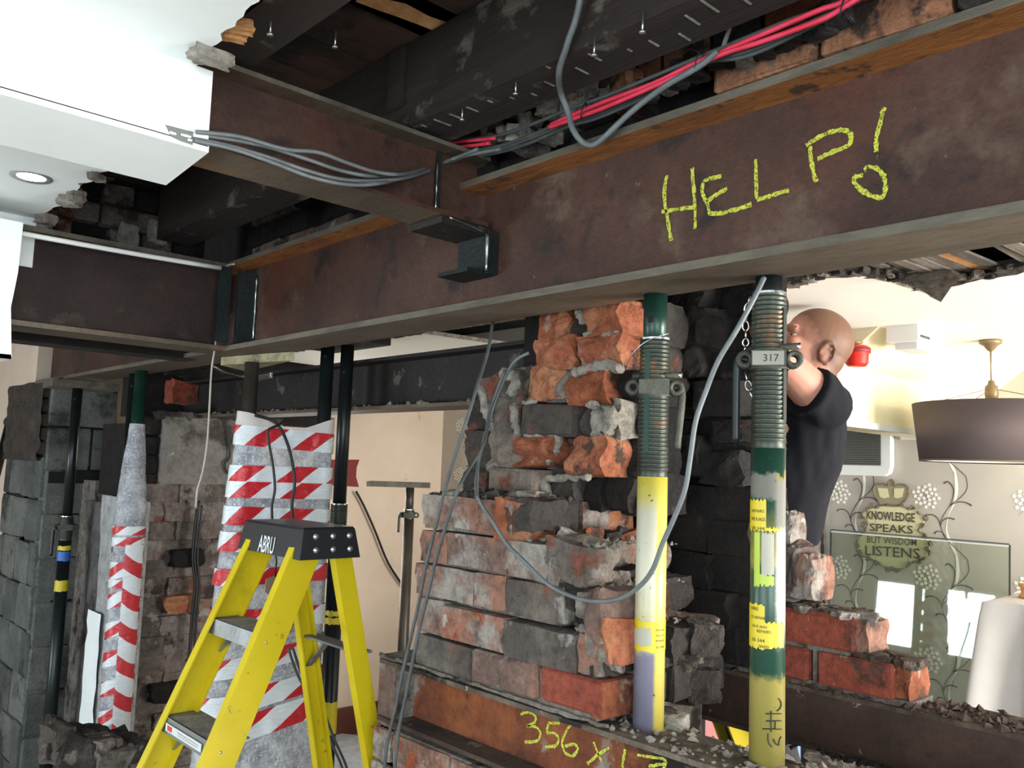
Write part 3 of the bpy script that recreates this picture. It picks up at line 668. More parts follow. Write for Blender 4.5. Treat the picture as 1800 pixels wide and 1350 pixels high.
# stiffener plates where the left beam meets the main one
m = M(); m.box(1.252, 1.33, 2.715, 2.727, E+.385, E+.63); m.build('end_plate', 'green_plate', mb); weld(mb, (1.315, 2.712, E+.40), (1.315, 2.712, E+.62), .004)
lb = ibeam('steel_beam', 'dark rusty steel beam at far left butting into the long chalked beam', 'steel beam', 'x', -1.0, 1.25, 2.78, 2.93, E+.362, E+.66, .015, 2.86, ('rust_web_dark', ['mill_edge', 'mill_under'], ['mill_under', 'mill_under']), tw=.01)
m = M(); m.box(1.205, 1.25, 2.765, 2.777, E+.39, E+.645); m.build('end_plate', 'green_plate', lb)
sb = ibeam('steel_beam', 'short steel cross beam under the ceiling joists emerging from the white casing', 'steel beam', 'x', .2, 1.30, 1.50, 1.625, E+.565, E+.735, .01, 1.555, ('rust_web', ['mill_edge', 'mill_under'], ['rust_web', 'mill_under']), tw=.008)
# hanging bracket of the cross beam
br = U(755, 390, y=1.5)
m = M(); m.box(1.16, 1.32, 1.50, 1.62, E+.545, E+.560); m.box(1.175, 1.185, 1.54, 1.62, E+.575, E+.725); m.build('bracket_plate', 'black_steel', sb)
m = M(); m.box(1.30, 1.318, 1.495, 1.61, E+.455, E+.548); m.box(1.29, 1.32, 1.485, 1.497, E+.45, E+.55); m.box(1.24, 1.32, 1.50, 1.61, E+.448, E+.458); m.build('hanger', 'green_plate', sb)
weld(sb, (1.285, 1.484, E+.455), (1.285, 1.484, E+.545)); weld(sb, (1.18, 1.497, E+.56), (1.29, 1.497, E+.548), .003); weld(sb, (1.17, 1.537, E+.58), (1.17, 1.537, E+.70), .003)
bb = ibeam('steel_beam', 'blackened steel beam behind the props resting on the concrete padstone', 'steel beam', 'y', 1.42, 4.45, 1.72, 1.86, E+.19, E+.375, .012, 1.79, ('black_steel', ['black_steel', 'black_steel'], ['mill_under', 'mill_under']))
crumbs(bb, 60, lambda: (random.uniform(1.72, 1.78), random.uniform(1.6, 4.2), E+.205), 'debris', (.006, .016))
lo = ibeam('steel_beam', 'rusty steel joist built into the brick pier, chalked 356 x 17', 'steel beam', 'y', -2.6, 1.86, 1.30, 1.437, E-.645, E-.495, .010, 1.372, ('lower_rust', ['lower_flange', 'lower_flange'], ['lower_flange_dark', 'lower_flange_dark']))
chalk_on(lo, [
 [[(915, 1246), (930, 1243), (941, 1250), (940, 1260), (926, 1267)], [(926, 1267), (944, 1270), (950, 1283), (942, 1294), (922, 1295)]],
 [[(984, 1262), (964, 1262)], [(964, 1262), (961, 1280)], [(961, 1280), (974, 1279), (982, 1290), (976, 1302), (958, 1304)]],
 [[(1007, 1260), (990, 1287), (991, 1310), (1005, 1320), (1016, 1308), (1008, 1299), (993, 1303)]],
 [[(1043, 1295), (1050, 1312), (1058, 1330)], [(1071, 1305), (1048, 1320), (1032, 1334)]],
 [[(1099, 1308), (1096, 1325), (1094, 1340)]],
 [[(1120, 1318), (1146, 1322), (1170, 1328), (1165, 1345)], [(1140, 1338), (1168, 1334)]]], 1.3655, .006, 'chalk_figure', 9)
crumbs(lo, 260, lambda: (random.uniform(1.31, 1.45), random.uniform(.3, 1.25), E-.493), 'debris', (.003, .011))
for px, py, s in ((1078, 1245, .05), (1085, 1228, .04), (1130, 1252, .045), (1160, 1262, .05), (1105, 1243, .03), (1190, 1268, .04)):
    piece('R', random.choice(['debris', 'rubble', 'lime']), lo, U(px, py, z=E-.485), (s, s*1.3, s*.7), rz=random.uniform(0, 3), name='mortar_lump')
lr = ibeam('steel_beam', 'dark brown steel beam at lower right carrying the red brick stub', 'steel beam', 'y', -2.6, 1.30, 1.84, 1.98, E-.597, E-.465, .010, 1.852, ('dark_rust', ['flange_dirty', 'dark_rust'], ['flange_dirty', 'flange_dirty']), tw=.018)
crumbs(lr, 500, lambda: (random.uniform(1.84, 1.97), random.uniform(.15, 1.2), E-.463), 'flange_dirty', (.004, .014))
crumbs(lr, 200, lambda: (random.uniform(1.81, 1.84), random.uniform(.1, 1.1), E-.590+random.uniform(-.004, .006)), 'rubble', (.004, .012))
# ================================================================== brickwork
# --- stepped lower pier
pier = thing('brick_pier', 'stepped broken brick pier in the middle, washed pale over red brick', 'brick pier', (1.5, 1.4, 0))
Z0 = E-.485; H = .083
right = {0: 1.115, 1: 1.12, 2: 1.215, 3: 1.27, 4: 1.38}
YL = U(738, 900, x=1.3).y
m = M()
for k in range(5): m.box(1.309, 1.72, right[k]+.02, YL-.012, Z0+H*k-.001, Z0+H*(k+1)-.012)
m.box(1.48, 1.70, 1.16, YL+.05, 0, Z0); m.box(1.312, 1.48, 1.86, YL+.08, 0, Z0); m.box(1.312, 1.48, 1.05, 1.87, 0, E-.66)
m.build('mortar_core', 'mortar', pier)
W_ = ['brick_wash', 'brick_wash', 'brick_wash', 'brick_grey']
for k in range(5):
    y = YL; zc = Z0+H*(k+.5); pat = [(.215, .215, .215, .2, .215), (.11, .215, .215, .215), (.215, .11, .215, .215), (.11, .215, .11, .215), (.215, .11, .215, .215)][k]
    for i, l in enumerate(pat):
        a = y-l; y0_ = right[k]
        if a < y0_+.03: a = y0_
        if y-a < .04: break
        mat = random.choice(W_); last = a == y0_
        if k == 0 and last: mat = 'brick_red'
        if k == 2 and i == 2: mat = 'brick_grey'
        piece('w' if k else 'b', mat, pier, (1.30+.05+random.uniform(-.006, .006), (a+y)/2, zc+random.uniform(-.004, .004)), (y-a-.008, .1, H-.010), rz=PI/2+random.uniform(-.02, .02), rx=random.uniform(-.02, .02))
        y = a
        if last: break
    # the torn return faces and rear bricks of each step
    for j in range(3):
        piece('R' if k in (1, 2, 3) else 'b', random.choice(['brick_wash', 'brick_grey', 'brick_charcoal', 'brick_orange'] if k else ['brick_charcoal']), pier, (1.46+.11*j, right[k]+.06+random.uniform(-.01, .02), zc), (.1, .12, H-.01), rz=random.uniform(-.1, .1))
piece('b', 'brick_orange', pier, (1.352, 1.128, Z0+H*.5), (.1, .03, H-.014), name='brick')
# courses under and beside the embedded joist
wall_x(pier, 1.3, 1.06, 1.88, E-.66-5*H, 5, ['brick_wash', 'brick_wash'], H=H, kind='w')
wall_x(pier, 1.3, 1.83, YL+.07, E-.485-7*H, 7, W_, H=H, jit=.006, kind='w')
wall_x(pier, 1.31, 1.06, YL+.08, E-.66-16*H, 11, W_, H=H)
m = M(); m.prism([(1.308, 1.80, E-.655), (1.308, 1.87, E-.655), (1.308, 1.87, E-.49), (1.308, 1.80, E-.49)], (.06, 0, 0)); m.build('mortar_fill', 'brick_wash', pier)
m = M()
for s_ in range(40):
    t = s_/39
m.tube([(1.302, 1.86-.76*i/30, E-.486+random.uniform(-.002, .002)) for i in range(31)], [.0048*random.uniform(.6, 1.3) for _ in range(31)], 6); m.build('mortar_joint', 'mortar', pier)
# mortar and rubble on the steps
for k in range(1, 5):
    lo_y = right[k-1] if k else 1.1
    for j in range(12):
        s = random.uniform(.02, .05)
        piece('R', random.choice(['debris', 'lime', 'rubble', 'brick_orange']), pier, (random.uniform(1.32, 1.6), random.uniform(right[k-1], right[k]+.03), Z0+H*k+.004), (s, s*1.3, s*.6), rz=random.uniform(0, 3), rx=random.uniform(-.4, .4), name='mortar_lump')
for j in range(26):
    s = random.uniform(.015, .04); piece('R', random.choice(['debris', 'lime', 'rubble', 'brick_charcoal']), pier, (random.uniform(1.32, 1.55), random.uniform(1.38, YL-.05), Z0+H*5+.004), (s, s*1.3, s*.6), rz=random.uniform(0, 3), rx=random.uniform(-.4, .4), name='mortar_lump')
crumbs(pier, 400, lambda: (random.uniform(1.31, 1.6), random.uniform(1.38, YL-.02), Z0+H*5), 'debris', (.003, .012))
crumbs(pier, 300, lambda: (random.uniform(1.31, 1.6), random.uniform(1.13, 1.38), Z0+H*3+random.choice((-H, 0, H))), 'debris', (.003, .010))
# big torn end lumps of the steps
for px, py, w_, h_, mat in ((1020, 985, .10, .085, 'brick_grey'), (925, 920, .10, .10, 'brick_orange'), (945, 905, .08, .07, 'brick_charcoal'), (1080, 1080, .07, .10, 'brick_wash'), (1090, 1120, .06, .09, 'brick_orange'), (1075, 1125, .05, .11, 'debris'), (1035, 1045, .06, .05, 'rubble'), (1000, 1010, .09, .07, 'brick_wash'), (1060, 1060, .06, .05, 'debris'), (1082, 1150, .04, .07, 'rubble')):
    piece('R', mat, pier, U(px, py, x=1.36), (.12, w_, h_), rz=random.uniform(-.3, .3), rx=random.uniform(-.2, .2), name='broken_brick')
# --- upper torn pier
up_ = thing('brick_pier', 'tall torn brick pier with bright orange broken ends under the beam', 'brick pier', (1.6, 1.5, E-.1))
m = M(); m.box(1.62, 1.725, 1.34, 1.70, E-.06, E+.66); m.box(1.58, 1.72, 1.45, 1.80, E-.06, E+.02); m.build('mortar_core', 'mortar_dark', up_)
UB = [  # px0, py0, px1, py1, plane x, material, kind
 (945, 548, 995, 600, 1.50, 'brick_orange', 'R'), (992, 550, 1032, 615, 1.53, 'brick_charcoal', 'R'), (1028, 530, 1090, 588, 1.48, 'brick_orange', 'R'), (1085, 530, 1140, 600, 1.56, 'brick_charcoal', 'R'),
 (938, 595, 1002, 648, 1.49, 'brick_orange', 'R'), (1018, 590, 1088, 650, 1.49, 'brick_orange', 'R'), (998, 600, 1024, 650, 1.57, 'brick_soot', 'R'), (1085, 595, 1135, 655, 1.57, 'brick_charcoal', 'R'),
 (928, 642, 985, 702, 1.49, 'brick_orange', 'R'), (960, 655, 1010, 705, 1.50, 'brick_grey', 'R'), (1002, 650, 1058, 708, 1.48, 'brick_orange', 'R'), (1052, 655, 1130, 708, 1.54, 'brick_soot', 'R'),
 (885, 650, 932, 704, 1.52, 'brick_grey', 'R'), (838, 662, 888, 730, 1.56, 'brick_grey', 'R'),
 (912, 708, 1012, 768, 1.47, 'brick_charcoal', 'b'), (1010, 715, 1046, 765, 1.50, 'brick_charcoal', 'R'), (1040, 705, 1085, 770, 1.50, 'lime', 'R'), (1080, 705, 1130, 770, 1.56, 'brick_soot', 'R'), (868, 700, 915, 775, 1.50, 'brick_grey', 'R'), (826, 705, 872, 765, 1.56, 'brick_charcoal', 'R'),
 (905, 770, 966, 818, 1.47, 'brick_orange', 'R'), (962, 775, 1002, 820, 1.52, 'mortar', 'R'), (996, 772, 1054, 834, 1.47, 'brick_orange', 'R'), (1050, 770, 1130, 835, 1.57, 'brick_soot', 'R'), (858, 765, 912, 822, 1.48, 'brick_grey', 'R'), (820, 760, 862, 825, 1.52, 'brick_charcoal', 'R'),
 (856, 822, 942, 885, 1.45, 'brick_grey', 'b'), (812, 824, 856, 882, 1.48, 'brick_charcoal', 'b'), (940, 828, 1005, 890, 1.50, 'brick_charcoal', 'R'), (1000, 838, 1050, 895, 1.54, 'brick_soot', 'R'), (1046, 835, 1105, 895, 1.57, 'brick_soot', 'R'), (1095, 835, 1150, 900, 1.6, 'brick_soot', 'R'),
]
for (a, b, c, d, x, mat, kd) in UB:
    p0 = U(a, (b+d)/2, x=x); p1 = U(c, (b+d)/2, x=x); zt = U((a+c)/2, b, x=x).z; zb = U((a+c)/2, d, x=x).z
    wy = abs(p0.y-p1.y); hz = zt-zb; dp = max(.12, 1.70-x)
    g = 1.10 if kd == 'R' else .95
    ccx = (p0.x+p1.x)/2; piece(kd, mat, up_, (x+dp/2, (p0.y+p1.y)/2, (zt+zb)/2), ((dp, wy*g, hz*g) if kd == 'R' else (wy*g, dp, hz*g)), rz=(0 if kd == 'R' else PI/2)+random.uniform(-.05, .05), rx=random.uniform(-.06, .06) if kd == 'R' else 0, name='broken_brick' if kd == 'R' else 'brick')
for pts, r in ((((1030, 590), (1055, 588), (1085, 586)), .008), (((1010, 655), (1040, 646), (1068, 640), (1090, 650)), .012), (((1000, 705), (1030, 710), (1050, 712)), .011), (((903, 712), (905, 740), (910, 765)), .012), (((925, 765), (960, 768), (985, 772)), .008), (((985, 772), (975, 795), (968, 812)), .010), (((940, 770), (938, 700)), .0), (((858, 826), (872, 815), (890, 812)), .010), (((935, 835), (955, 850), (965, 875)), .013), (((955, 842), (1000, 838), (1035, 838)), .009), (((845, 680), (855, 720), (865, 750)), .014), (((885, 655), (905, 665), (900, 690)), .016), (((920, 708), (942, 707)), .006), (((1070, 715), (1075, 740), (1065, 765)), .018), (((1018, 545), (1025, 565)), .012)):
    if r <= 0: continue
    m = M(); q = spline([U(px, py, x=1.485) for px, py in pts], 6); m.tube([v+Vector([random.uniform(-.003, .003) for _ in range(3)]) for v in q], [r*random.uniform(.6, 1.2) for _ in q], 7); m.build('lime_mortar', 'lime', up_)
# --- sooty chimney recess
fl = thing('chimney_recess', 'sooty blackened brick recess behind the two green props', 'chimney recess', (1.85, 1.2, 0))
yR = U(1325, 700, x=1.75).y
m = M(); m.box(1.83, 1.95, yR+.03, 1.70, E-.45, E+.66); m.box(1.76, 1.95, 1.32, 1.9, 0, E-.45); m.build('soot_core', 'mortar_dark', fl)
z = E-.44; k = 0
while z < E+.62:
    y = yR + (0.045 if k % 2 else .03) + (.05 if z < E-.3 else 0)
    while y < 1.68:
        l = random.choice((.11, .2, .215)); dx = random.uniform(0, .09)+(.03 if y > 1.3 else 0)
        if random.random() < .93: piece('w' if random.random() < .3 else 'R', 'brick_soot', fl, (1.80+dx, y+l/2, z+.04), ((.13, l*1.05, .082) if True else 0), rx=random.uniform(-.05, .05), rz=random.uniform(-.08, .08), name='sooty_brick')
        y += l
    z += .083; k += 1
for px, py, w_, h_ in ((1245, 580, .09, .1), (1160, 560, .08, .1), (1215, 640, .1, .08), (1190, 700, .1, .09), (1215, 800, .12, .1), (1150, 640, .1, .1), (1300, 760, .06, .05)):
    piece('R', 'brick_soot' if py != 580 else 'brick_charcoal', fl, U(px, py, x=1.80), (.12, w_, h_), rz=random.uniform(-.3, .3), name='sooty_brick')
for px0, py0, px1, py1, mat in ((1308, 545, 1330, 590, 'brick_orange'), (1308, 592, 1330, 640, 'brick_wash'), (1290, 738, 1330, 775, 'brick_charcoal')):
    a = U(px0, (py0+py1)/2, x=1.72); b = U(px1, (py0+py1)/2, x=1.72); piece('R', mat, fl, (1.80, (a.y+b.y)/2, (U(px0, py0, x=1.72).z+U(px0, py1, x=1.72).z)/2), (.1, abs(a.y-b.y)*1.1, abs(U(px0, py0, x=1.72).z-U(px0, py1, x=1.72).z)), name='broken_brick')
for k in range(7): piece('R', 'rubble', pier, U(random.uniform(1180, 1240), random.uniform(1100, 1230), x=1.62+.03*k/7), (.07, .07, .07), rz=k, name='broken_brick')
wall_x(pier, 1.58, 1.20, 1.72, E-.495, 1, ['brick_red'], H=.083)
# --- red brick stub on the lower right beam
st = thing('brick_stub', 'stepped stub of clean red bricks sitting on the lower right beam', 'brick pier', (1.9, .95, E-.465))
z0 = E-.455
yb = [U(px, 1170, x=1.84).y for px in (1567, 1432, 1424, 1290, 1282, 1255)]
def rb(y0, y1, z, mat='brick_red', kd='b', h=.073, x=1.84, dp=.1, nm='brick'): piece(kd, mat, st, (x+dp/2, (y0+y1)/2, z+h/2), ((abs(y1-y0), dp, h) if kd == 'b' else (dp, abs(y1-y0), h)), rz=(PI/2 if kd == 'b' else 0)+random.uniform(-.015, .015), name=nm)
rb(U(1570, 1170, x=1.84).y, U(1436, 1170, x=1.84).y, z0); rb(U(1606, 1175, x=1.87).y, U(1568, 1170, x=1.87).y, z0+.002, 'brick_orange', 'R', .07, 1.85, nm='broken_brick')
rb(U(1420, 1160, x=1.84).y, U(1285, 1150, x=1.84).y, z0); rb(U(1277, 1150, x=1.84).y, U(1252, 1150, x=1.84).y, z0)
rb(U(1500, 1110, x=1.84).y, U(1340, 1110, x=1.84).y, z0+.083); rb(U(1530, 1100, x=1.86).y, U(1498, 1100, x=1.86).y, z0+.083, 'brick_wash', 'R', .07, 1.85, nm='broken_brick')
rb(U(1336, 1110, x=1.84).y, U(1262, 1110, x=1.84).y, z0+.083, 'brick_charcoal')
rb(U(1432, 1030, x=1.88).y, U(1392, 1030, x=1.88).y, z0+.175, 'brick_wash', 'R', .10, 1.87, .1, 'broken_brick'); rb(U(1405, 1000, x=1.88).y, U(1375, 1000, x=1.88).y, z0+.175, 'brick_dim', 'R', .12, 1.87, .1, 'broken_brick')
rb(U(1394, 940, x=1.92).y, U(1370, 940, x=1.92).y, z0+.28, 'brick_wash', 'R', .09, 1.91, .07, 'broken_brick')
m = M(); m.box(1.85, 1.95, U(1605, 1180, x=1.85).y, 1.3, z0-.01, z0+.004); m.box(1.853, 1.95, yb[1], yb[2], z0, z0+.07); m.box(1.853, 1.95, U(1490, 1100, x=1.85).y, 1.3, z0+.07, z0+.086); m.box(1.9, 1.95, U(1500, 1100, x=1.85).y, 1.3, z0, z0+.15); m.build('mortar_core', 'mortar', st)
for j in range(34):
    s = random.uniform(.012, .03); piece('R', 'flange_dirty' if j % 2 else 'debris', st, (random.uniform(1.85, 1.93), random.uniform(U(1520, 1080, x=1.85).y, U(1385, 1060, x=1.85).y), z0+.158), (s, s*1.6, s*.6), rz=j, name='mortar_lump')
for j in range(26):
    s = random.uniform(.012, .03); piece('R', 'flange_dirty', st, (random.uniform(1.85, 1.93), random.uniform(U(1600, 1180, x=1.85).y, U(1500, 1120, x=1.85).y), z0+.078), (s, s*1.6, s*.6), rz=j, name='mortar_lump')
# --- brick column with the concrete padstone
co = thing('brick_column', 'old dusty brick column under a grey concrete padstone', 'brick pier', (1.8, 4.3, 0))
m = M(); m.box(1.47, 2.5, 4.115, 5.25, 0, E-.14); m.build('mortar_core', 'mortar', co)
wall_y(co, 4.09, 1.45, 2.45, E-.13-12*.088, 12, ['brick_dim', 'brick_dim', 'brick_dim', 'brick_grey', 'brick_dim'], H=.088, L=.25, kind='w', jit=.012, gap=.002)
wall_y(co, 4.1, 1.45, 2.45, E-.13-20*.088, 8, ['brick_dim'], H=.088, L=.25, jit=.012)
for px, py, mat in ((312, 1060, 'brick_orange'), (290, 1215, 'brick_soot'), (325, 980, 'brick_soot'), (365, 1065, 'brick_wash')):
    piece('R', mat, co, U(px, py, y=4.08), (.14, .1, .08), name='broken_brick')
xa, xb = U(283, 790, y=4.08).x, U(430, 790, y=4.08).x
m = M(); m.box(xa, xb+.1, 4.05, 4.45, E-.13, E+.185); m.build('padstone', 'concrete', co)
for k in range(7): piece('R', random.choice(['rubble', 'debris', 'brick_soot']), co, (xa+.02+.09*k, 4.1, E+.19), (.1, .08, .04), rz=k, name='mortar_lump')
for k in range(4): piece('R', 'brick_soot', co, (xa-.05, 4.15, E-.13+.09*k), (.12, .1, .085), name='broken_brick')
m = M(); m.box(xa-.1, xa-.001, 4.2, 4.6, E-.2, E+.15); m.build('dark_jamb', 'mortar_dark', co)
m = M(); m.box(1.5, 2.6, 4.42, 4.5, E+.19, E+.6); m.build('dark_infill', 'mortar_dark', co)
for px, py in ((325, 690), (345, 670), (320, 640)): piece('R', 'brick_soot' if py != 690 else 'brick_red', co, U(px, py, y=4.3), (.16, .1, .12), name='broken_brick')
# its left return: white painted and plastered
def slabx(name, x, px0, px1, zt, mat, z0=0.):
    ya, yb2 = U(px0, 1000, x=x).y, U(px1, 1000, x=x).y; nv = 26; nu = 8
    m = M(); m.grid(lambda u, v: Vector((x-.012+noise.noise(Vector((u*3, v*9, x*7)))*.022, ya+(yb2-ya)*u+(noise.noise(Vector((v*8, x, 2)))*.02 if u in (0, 1) else 0), z0+(zt-z0)*v)), nu, nv)
    m.box(x, x+.05, min(ya, yb2), max(ya, yb2), z0, zt-.01); return m.build(name, mat, co)
slabx('painted_face', 1.44, 236, 176, E-.20, 'white_paint_brick'); slabx('plaster_strip', 1.47, 180, 150, E-.24, 'grey_plaster')
m = M(); a0 = U(163, 900, x=1.40); b0 = U(186, 900, x=1.40); m.grid(lambda u, v: Vector((1.415+.01*noise.noise(Vector((u*2, v*8, 1))), a0.y+(b0.y-a0.y)*u, .55+(E-.75-.55)*v)), 5, 12); m.build('paper_strip', 'plaster', co)
# --- block pier on the far left
bp = struct('wall_blockwork', (1.3, 4.9, 0))
m = M(); m.box(1.29, 1.62, 4.93, 5.28, 0, E+.355); m.box(1.29, 1.36, 5.2, 5.68, 0, E+.355); m.build('backing', 'mortar_dark', bp)
wall_y(bp, 4.90, 1.28, 1.62, E+.355-9*.225, 9, ['block_grey'], H=.225, L=.44, bond='s', gap=.012, name='block', jit=.003)
wall_x(bp, 1.27, 4.91, 5.68, E-.02-8*.225, 8, ['block_grey'], H=.225, L=.26, bond='s', gap=.012, name='block')
wall_x(bp, 1.255, 4.93, 5.66, E-.02, 5, ['render_brown'], H=.075, name='brick')
m = M(); m.grid(lambda u, v: Vector((1.25+.02*noise.noise(Vector((u*4, v*7, 2))), 4.93+.72*u, E-.05+.42*v)), 10, 24); m.build('render_patch', 'render_brown', bp)
m = M(); m.box(1.3, 1.62, 4.885, 4.9, E-.16, E-.1); m.build('open_joint', 'void', bp)
# --- rubble stub in the foreground left
rs = thing('rubble_stub', 'low dark lump of broken masonry at the lower left', 'rubble', (1.0, 3.2, 0))
a = U(95, 1292, y=3.1); b = U(262, 1318, y=2.95)
m = M()
def rfn(u, v):
    p = a.lerp(b, u); h = p.z + .03*noise.noise(Vector((u*6, 0, 3))) - (0 if u > .08 else (.08-u)*1.0)
    if v < .5: q = Vector((p.x, p.y-.02, h*v*2))
    else: q = Vector((p.x+.02, p.y+(v-.5)*.5, h))
    return q + noise.noise_vector(Vector((u*9, v*12, 5)))*.02
m.grid(rfn, 34, 24); m.build('broken_masonry', 'rubble', rs)
for k in range(14):
    s = random.uniform(.04, .08); p = a.lerp(b, random.random()); piece('R', random.choice(['rubble', 'debris', 'brick_dim']), rs, (p.x, p.y+random.uniform(0, .1), p.z-random.uniform(0, .08)), (s*1.5, s, s), rz=k, name='rubble_piece')
# ================================================================== adjustable props
def Zp(px, py, x): return U(px, py, x=x).z
def ring(m, cx, cy, z, ro, h, mi=0, n=24, ri=None):
    ri = ri or ro*.7; m.lathe([(ri, 0), (ro, 0), (ro, h), (ri, h)], (cx, cy, z), n, mi, smooth=False)
def prop(label, px, py, x, z_top, z_thr, z_col, z_end, z_base, inner='green_tube', outer='green_tube', ri=.0242, ro=.0302, handle=None, pin=None, plate=False, group=None, pos=None, lower=None, hl=.18, holes=None):
    """upright screw prop: inner tube, threaded sleeve, collar nut with its drop handle, outer tube"""
    p = pos or U(px, py, x=x); cx, cy = p.x, p.y
    t = thing('adjustable_prop', label, 'steel prop', (cx, cy, max(z_base, 0)), group)
    m = M(); m.tube([(cx, cy, z_thr-.03), (cx, cy, z_top)], ri, 20)
    n = M()
    inn = m.build('inner_tube', inner, t)
    nz = holes or [z_top-.055]
    for zz in nz:
        cd = (CAM-Vector((cx, cy, CAM.z))).normalized(); sd = Vector((-cd.y, cd.x, 0)); c = Vector((cx, cy, zz))+(cd*.93-sd*.36).normalized()*(ri-.0035)
        h = M(); h.lathe([(.0001, .004), (.0062, .0042), (.0072, .003), (.0072, 0)], c, 12, 0, axis=(cd*.93-sd*.36)); h.build('pin_hole', 'void', inn)
    prof = []; z = z_end; pitch = .0085
    prof.append((ro, 0))
    zz = .012
    while z_end+zz < z_thr-.006:
        prof += [(ro-.0012, zz), (ro+.0006, zz+.0022), (ro+.0006, zz+.0052), (ro-.0012, zz+.0074)]; zz += pitch
    prof.append((ro-.001, z_thr-z_end)); prof.append((ri+.0005, z_thr-z_end))
    m = M(); m.lathe(prof, (cx, cy, z_end), 28); m.build('threaded_sleeve', 'thread_steel', t)
    m = M(); ring(m, cx, cy, z_thr-.004, ro+.0008, .004); m.build('sleeve_lip', 'chrome', t)
    # the slots milled through the thread
    cd = (CAM-Vector((cx, cy, CAM.z))).normalized(); sd = Vector((cd.y, -cd.x, 0)).normalized()
    if sd.dot(RH) < 0: sd = -sd
    if handle:
        for sgn in ((-.45,) if handle == 'r' else (.88,)):
            dr = (cd*math.sqrt(1-sgn*sgn)+sd*sgn); c = Vector((cx, cy, 0))+dr*(ro-.0005); wv = Vector((-dr.y, dr.x, 0))
            m = M(); L0, L1 = z_end+.05, z_thr-.03
            m.obox(c+Vector((0, 0, (L0+L1)/2)), (wv, dr, ZZ), (.0055, .0022, (L1-L0)/2)); m.build('slot', inner, t)
        m = M(); ring(m, cx, cy, z_col-.017, ro+.0055, .034, n=28, ri=ro-.001)
        # lugs on both sides with eyes
        for s in (-1, 1):
            c = Vector((cx, cy, z_col))+sd*s*(ro+.012)+cd*.010
            m.lathe([(.007, -.013), (.016, -.013), (.016, .013), (.007, .013), (.007, -.013)], c, 16, 0, axis=cd*.97+sd*.1)
        m.obox(Vector((cx, cy, z_col))+cd*(ro+.002), (sd, cd, ZZ), (.03, .006, .014)); col = m.build('collar_nut', 'collar_steel', t)
        s = 1 if handle == 'r' else -1
        c0 = Vector((cx, cy, z_col))+sd*s*(ro+.014)+cd*.004
        m = M(); m.tube([c0-sd*s*.01, c0+sd*s*.006+Vector((0, 0, .002)), c0+sd*s*.011-Vector((0, 0, .012)), c0+sd*s*(.008 if s > 0 else .012)-Vector((0, 0, hl*.5)), c0+sd*s*(.002 if s > 0 else .012)-Vector((0, 0, hl))], .0078, 10, sub=5); m.build('drop_handle', 'collar_steel' if handle == 'r' else 'dark_tube', col)
        if pin is not None:
            c = Vector((cx, cy, z_col+pin)); m = M(); m.tube([c-sd*(ro+.012)-cd*.01, c+sd*(ro+.022)+cd*.028], .0062, 12); m.build('cross_pin', 'collar_steel', t)
            q = c+sd*(ro+.022)+cd*.028; m = M(); m.lathe([(.0064, -.002), (.0064, .001), (0, .001)], q, 12, 0, axis=(sd*.9+cd*.45)); m.build('pin_end', 'chrome', t)
    m = M(); secs = lower or [(z_base, z_end, outer)]
    for a, b, mt in secs:
        m = M(); m.tube([(cx, cy, a), (cx, cy, b)], ro, 28); m.build('outer_tube', mt, t)
    if plate:
        m = M(); m.box(cx-.075, cx+.075, cy-.075, cy+.075, z_top, z_top+.006); m.build('head_plate', 'collar_steel', t)
    if z_base < .02:
        m = M(); m.box(cx-.075, cx+.075, cy-.075, cy+.075, z_base, z_base+.006); m.build('base_plate', 'collar_steel', t)
    return t, cx, cy, cd, sd
UB_ = E+.362; LF = E-.495
# right-hand prop, by the man
X1 = 1.388; c1 = U(1350, 900, x=X1)
zz = lambda py: Zp(1350, py, X1)
painted('paint_right_prop', [(LF, '8d8242'), (zz(1195), '8f8446'), (zz(1178), '183a2f'), (zz(1000), '1b3f32'), (zz(985), '8a8040'), (zz(880), '204437'), (zz(872), '78786f'), (zz(838), '7d7c72'), (zz(832), '1a3b30'), (zz(790), '173529')], LF, zz(780), .06, ([(LF, '8f8448'), (zz(1195), '8f8446'), (zz(1180), '1b3f32'), (zz(1145), '1b3f32'), (zz(1065), 'aaa698'), (zz(930), 'b0afa9'), (zz(925), '7f7f77'), (zz(842), '8a8880'), (zz(834), '9c8a3a'), (zz(830), '1a3b30'), (zz(790), '173529')], c1.x, c1.y))
pr1, cx, cy, cd, sd = prop('dark green adjustable prop nearest the man, collar marked 317, yellow stickers below', 1350, 900, X1, UB_, zz(516), zz(634), zz(788), LF, 'dark_tube', 'paint_right_prop', handle='l', pin=.022, hl=.15)
RO = .0302
def sticker(parent, cx, cy, z0, z1, a0, a1, mat, name='sticker', r=RO):
    """a label wrapped on the tube between two bearings (0 faces the camera, + is right)"""
    m = M(); base = math.atan2(cd.y, cd.x); sg = 1 if Vector((-cd.y, cd.x, 0)).dot(sd) > 0 else -1
    rnd = random.Random(int(z0*999))
    def fn(u, v):
        a = base+sg*(a0+(a1-a0)*u); ed = (rnd.uniform(-.003, .003) if v in (0, 1) else 0)
        return Vector((cx+(r+.0006)*math.cos(a), cy+(r+.0006)*math.sin(a), z0+(z1-z0)*v+ed))
    m.grid(fn, 15, 6); return m.build(name, mat, parent)
def print_on(parent, s, cx, cy, ang, z, w_, h_, mat='print_black', r=RO+.0012, bold=.0):
    base = math.atan2(cd.y, cd.x); sg = 1 if Vector((-cd.y, cd.x, 0)).dot(sd) > 0 else -1; a = base+sg*ang
    me = text_mesh(s, bold)
    for v in me.vertices:
        aa = a+sg*v.co.x*w_/r; v.co = Vector((cx+r*math.cos(aa), cy+r*math.sin(aa), z+v.co.y*h_))
    me.materials.clear(); me.materials.append(MATS[mat]); return link('printed_words', me, parent)
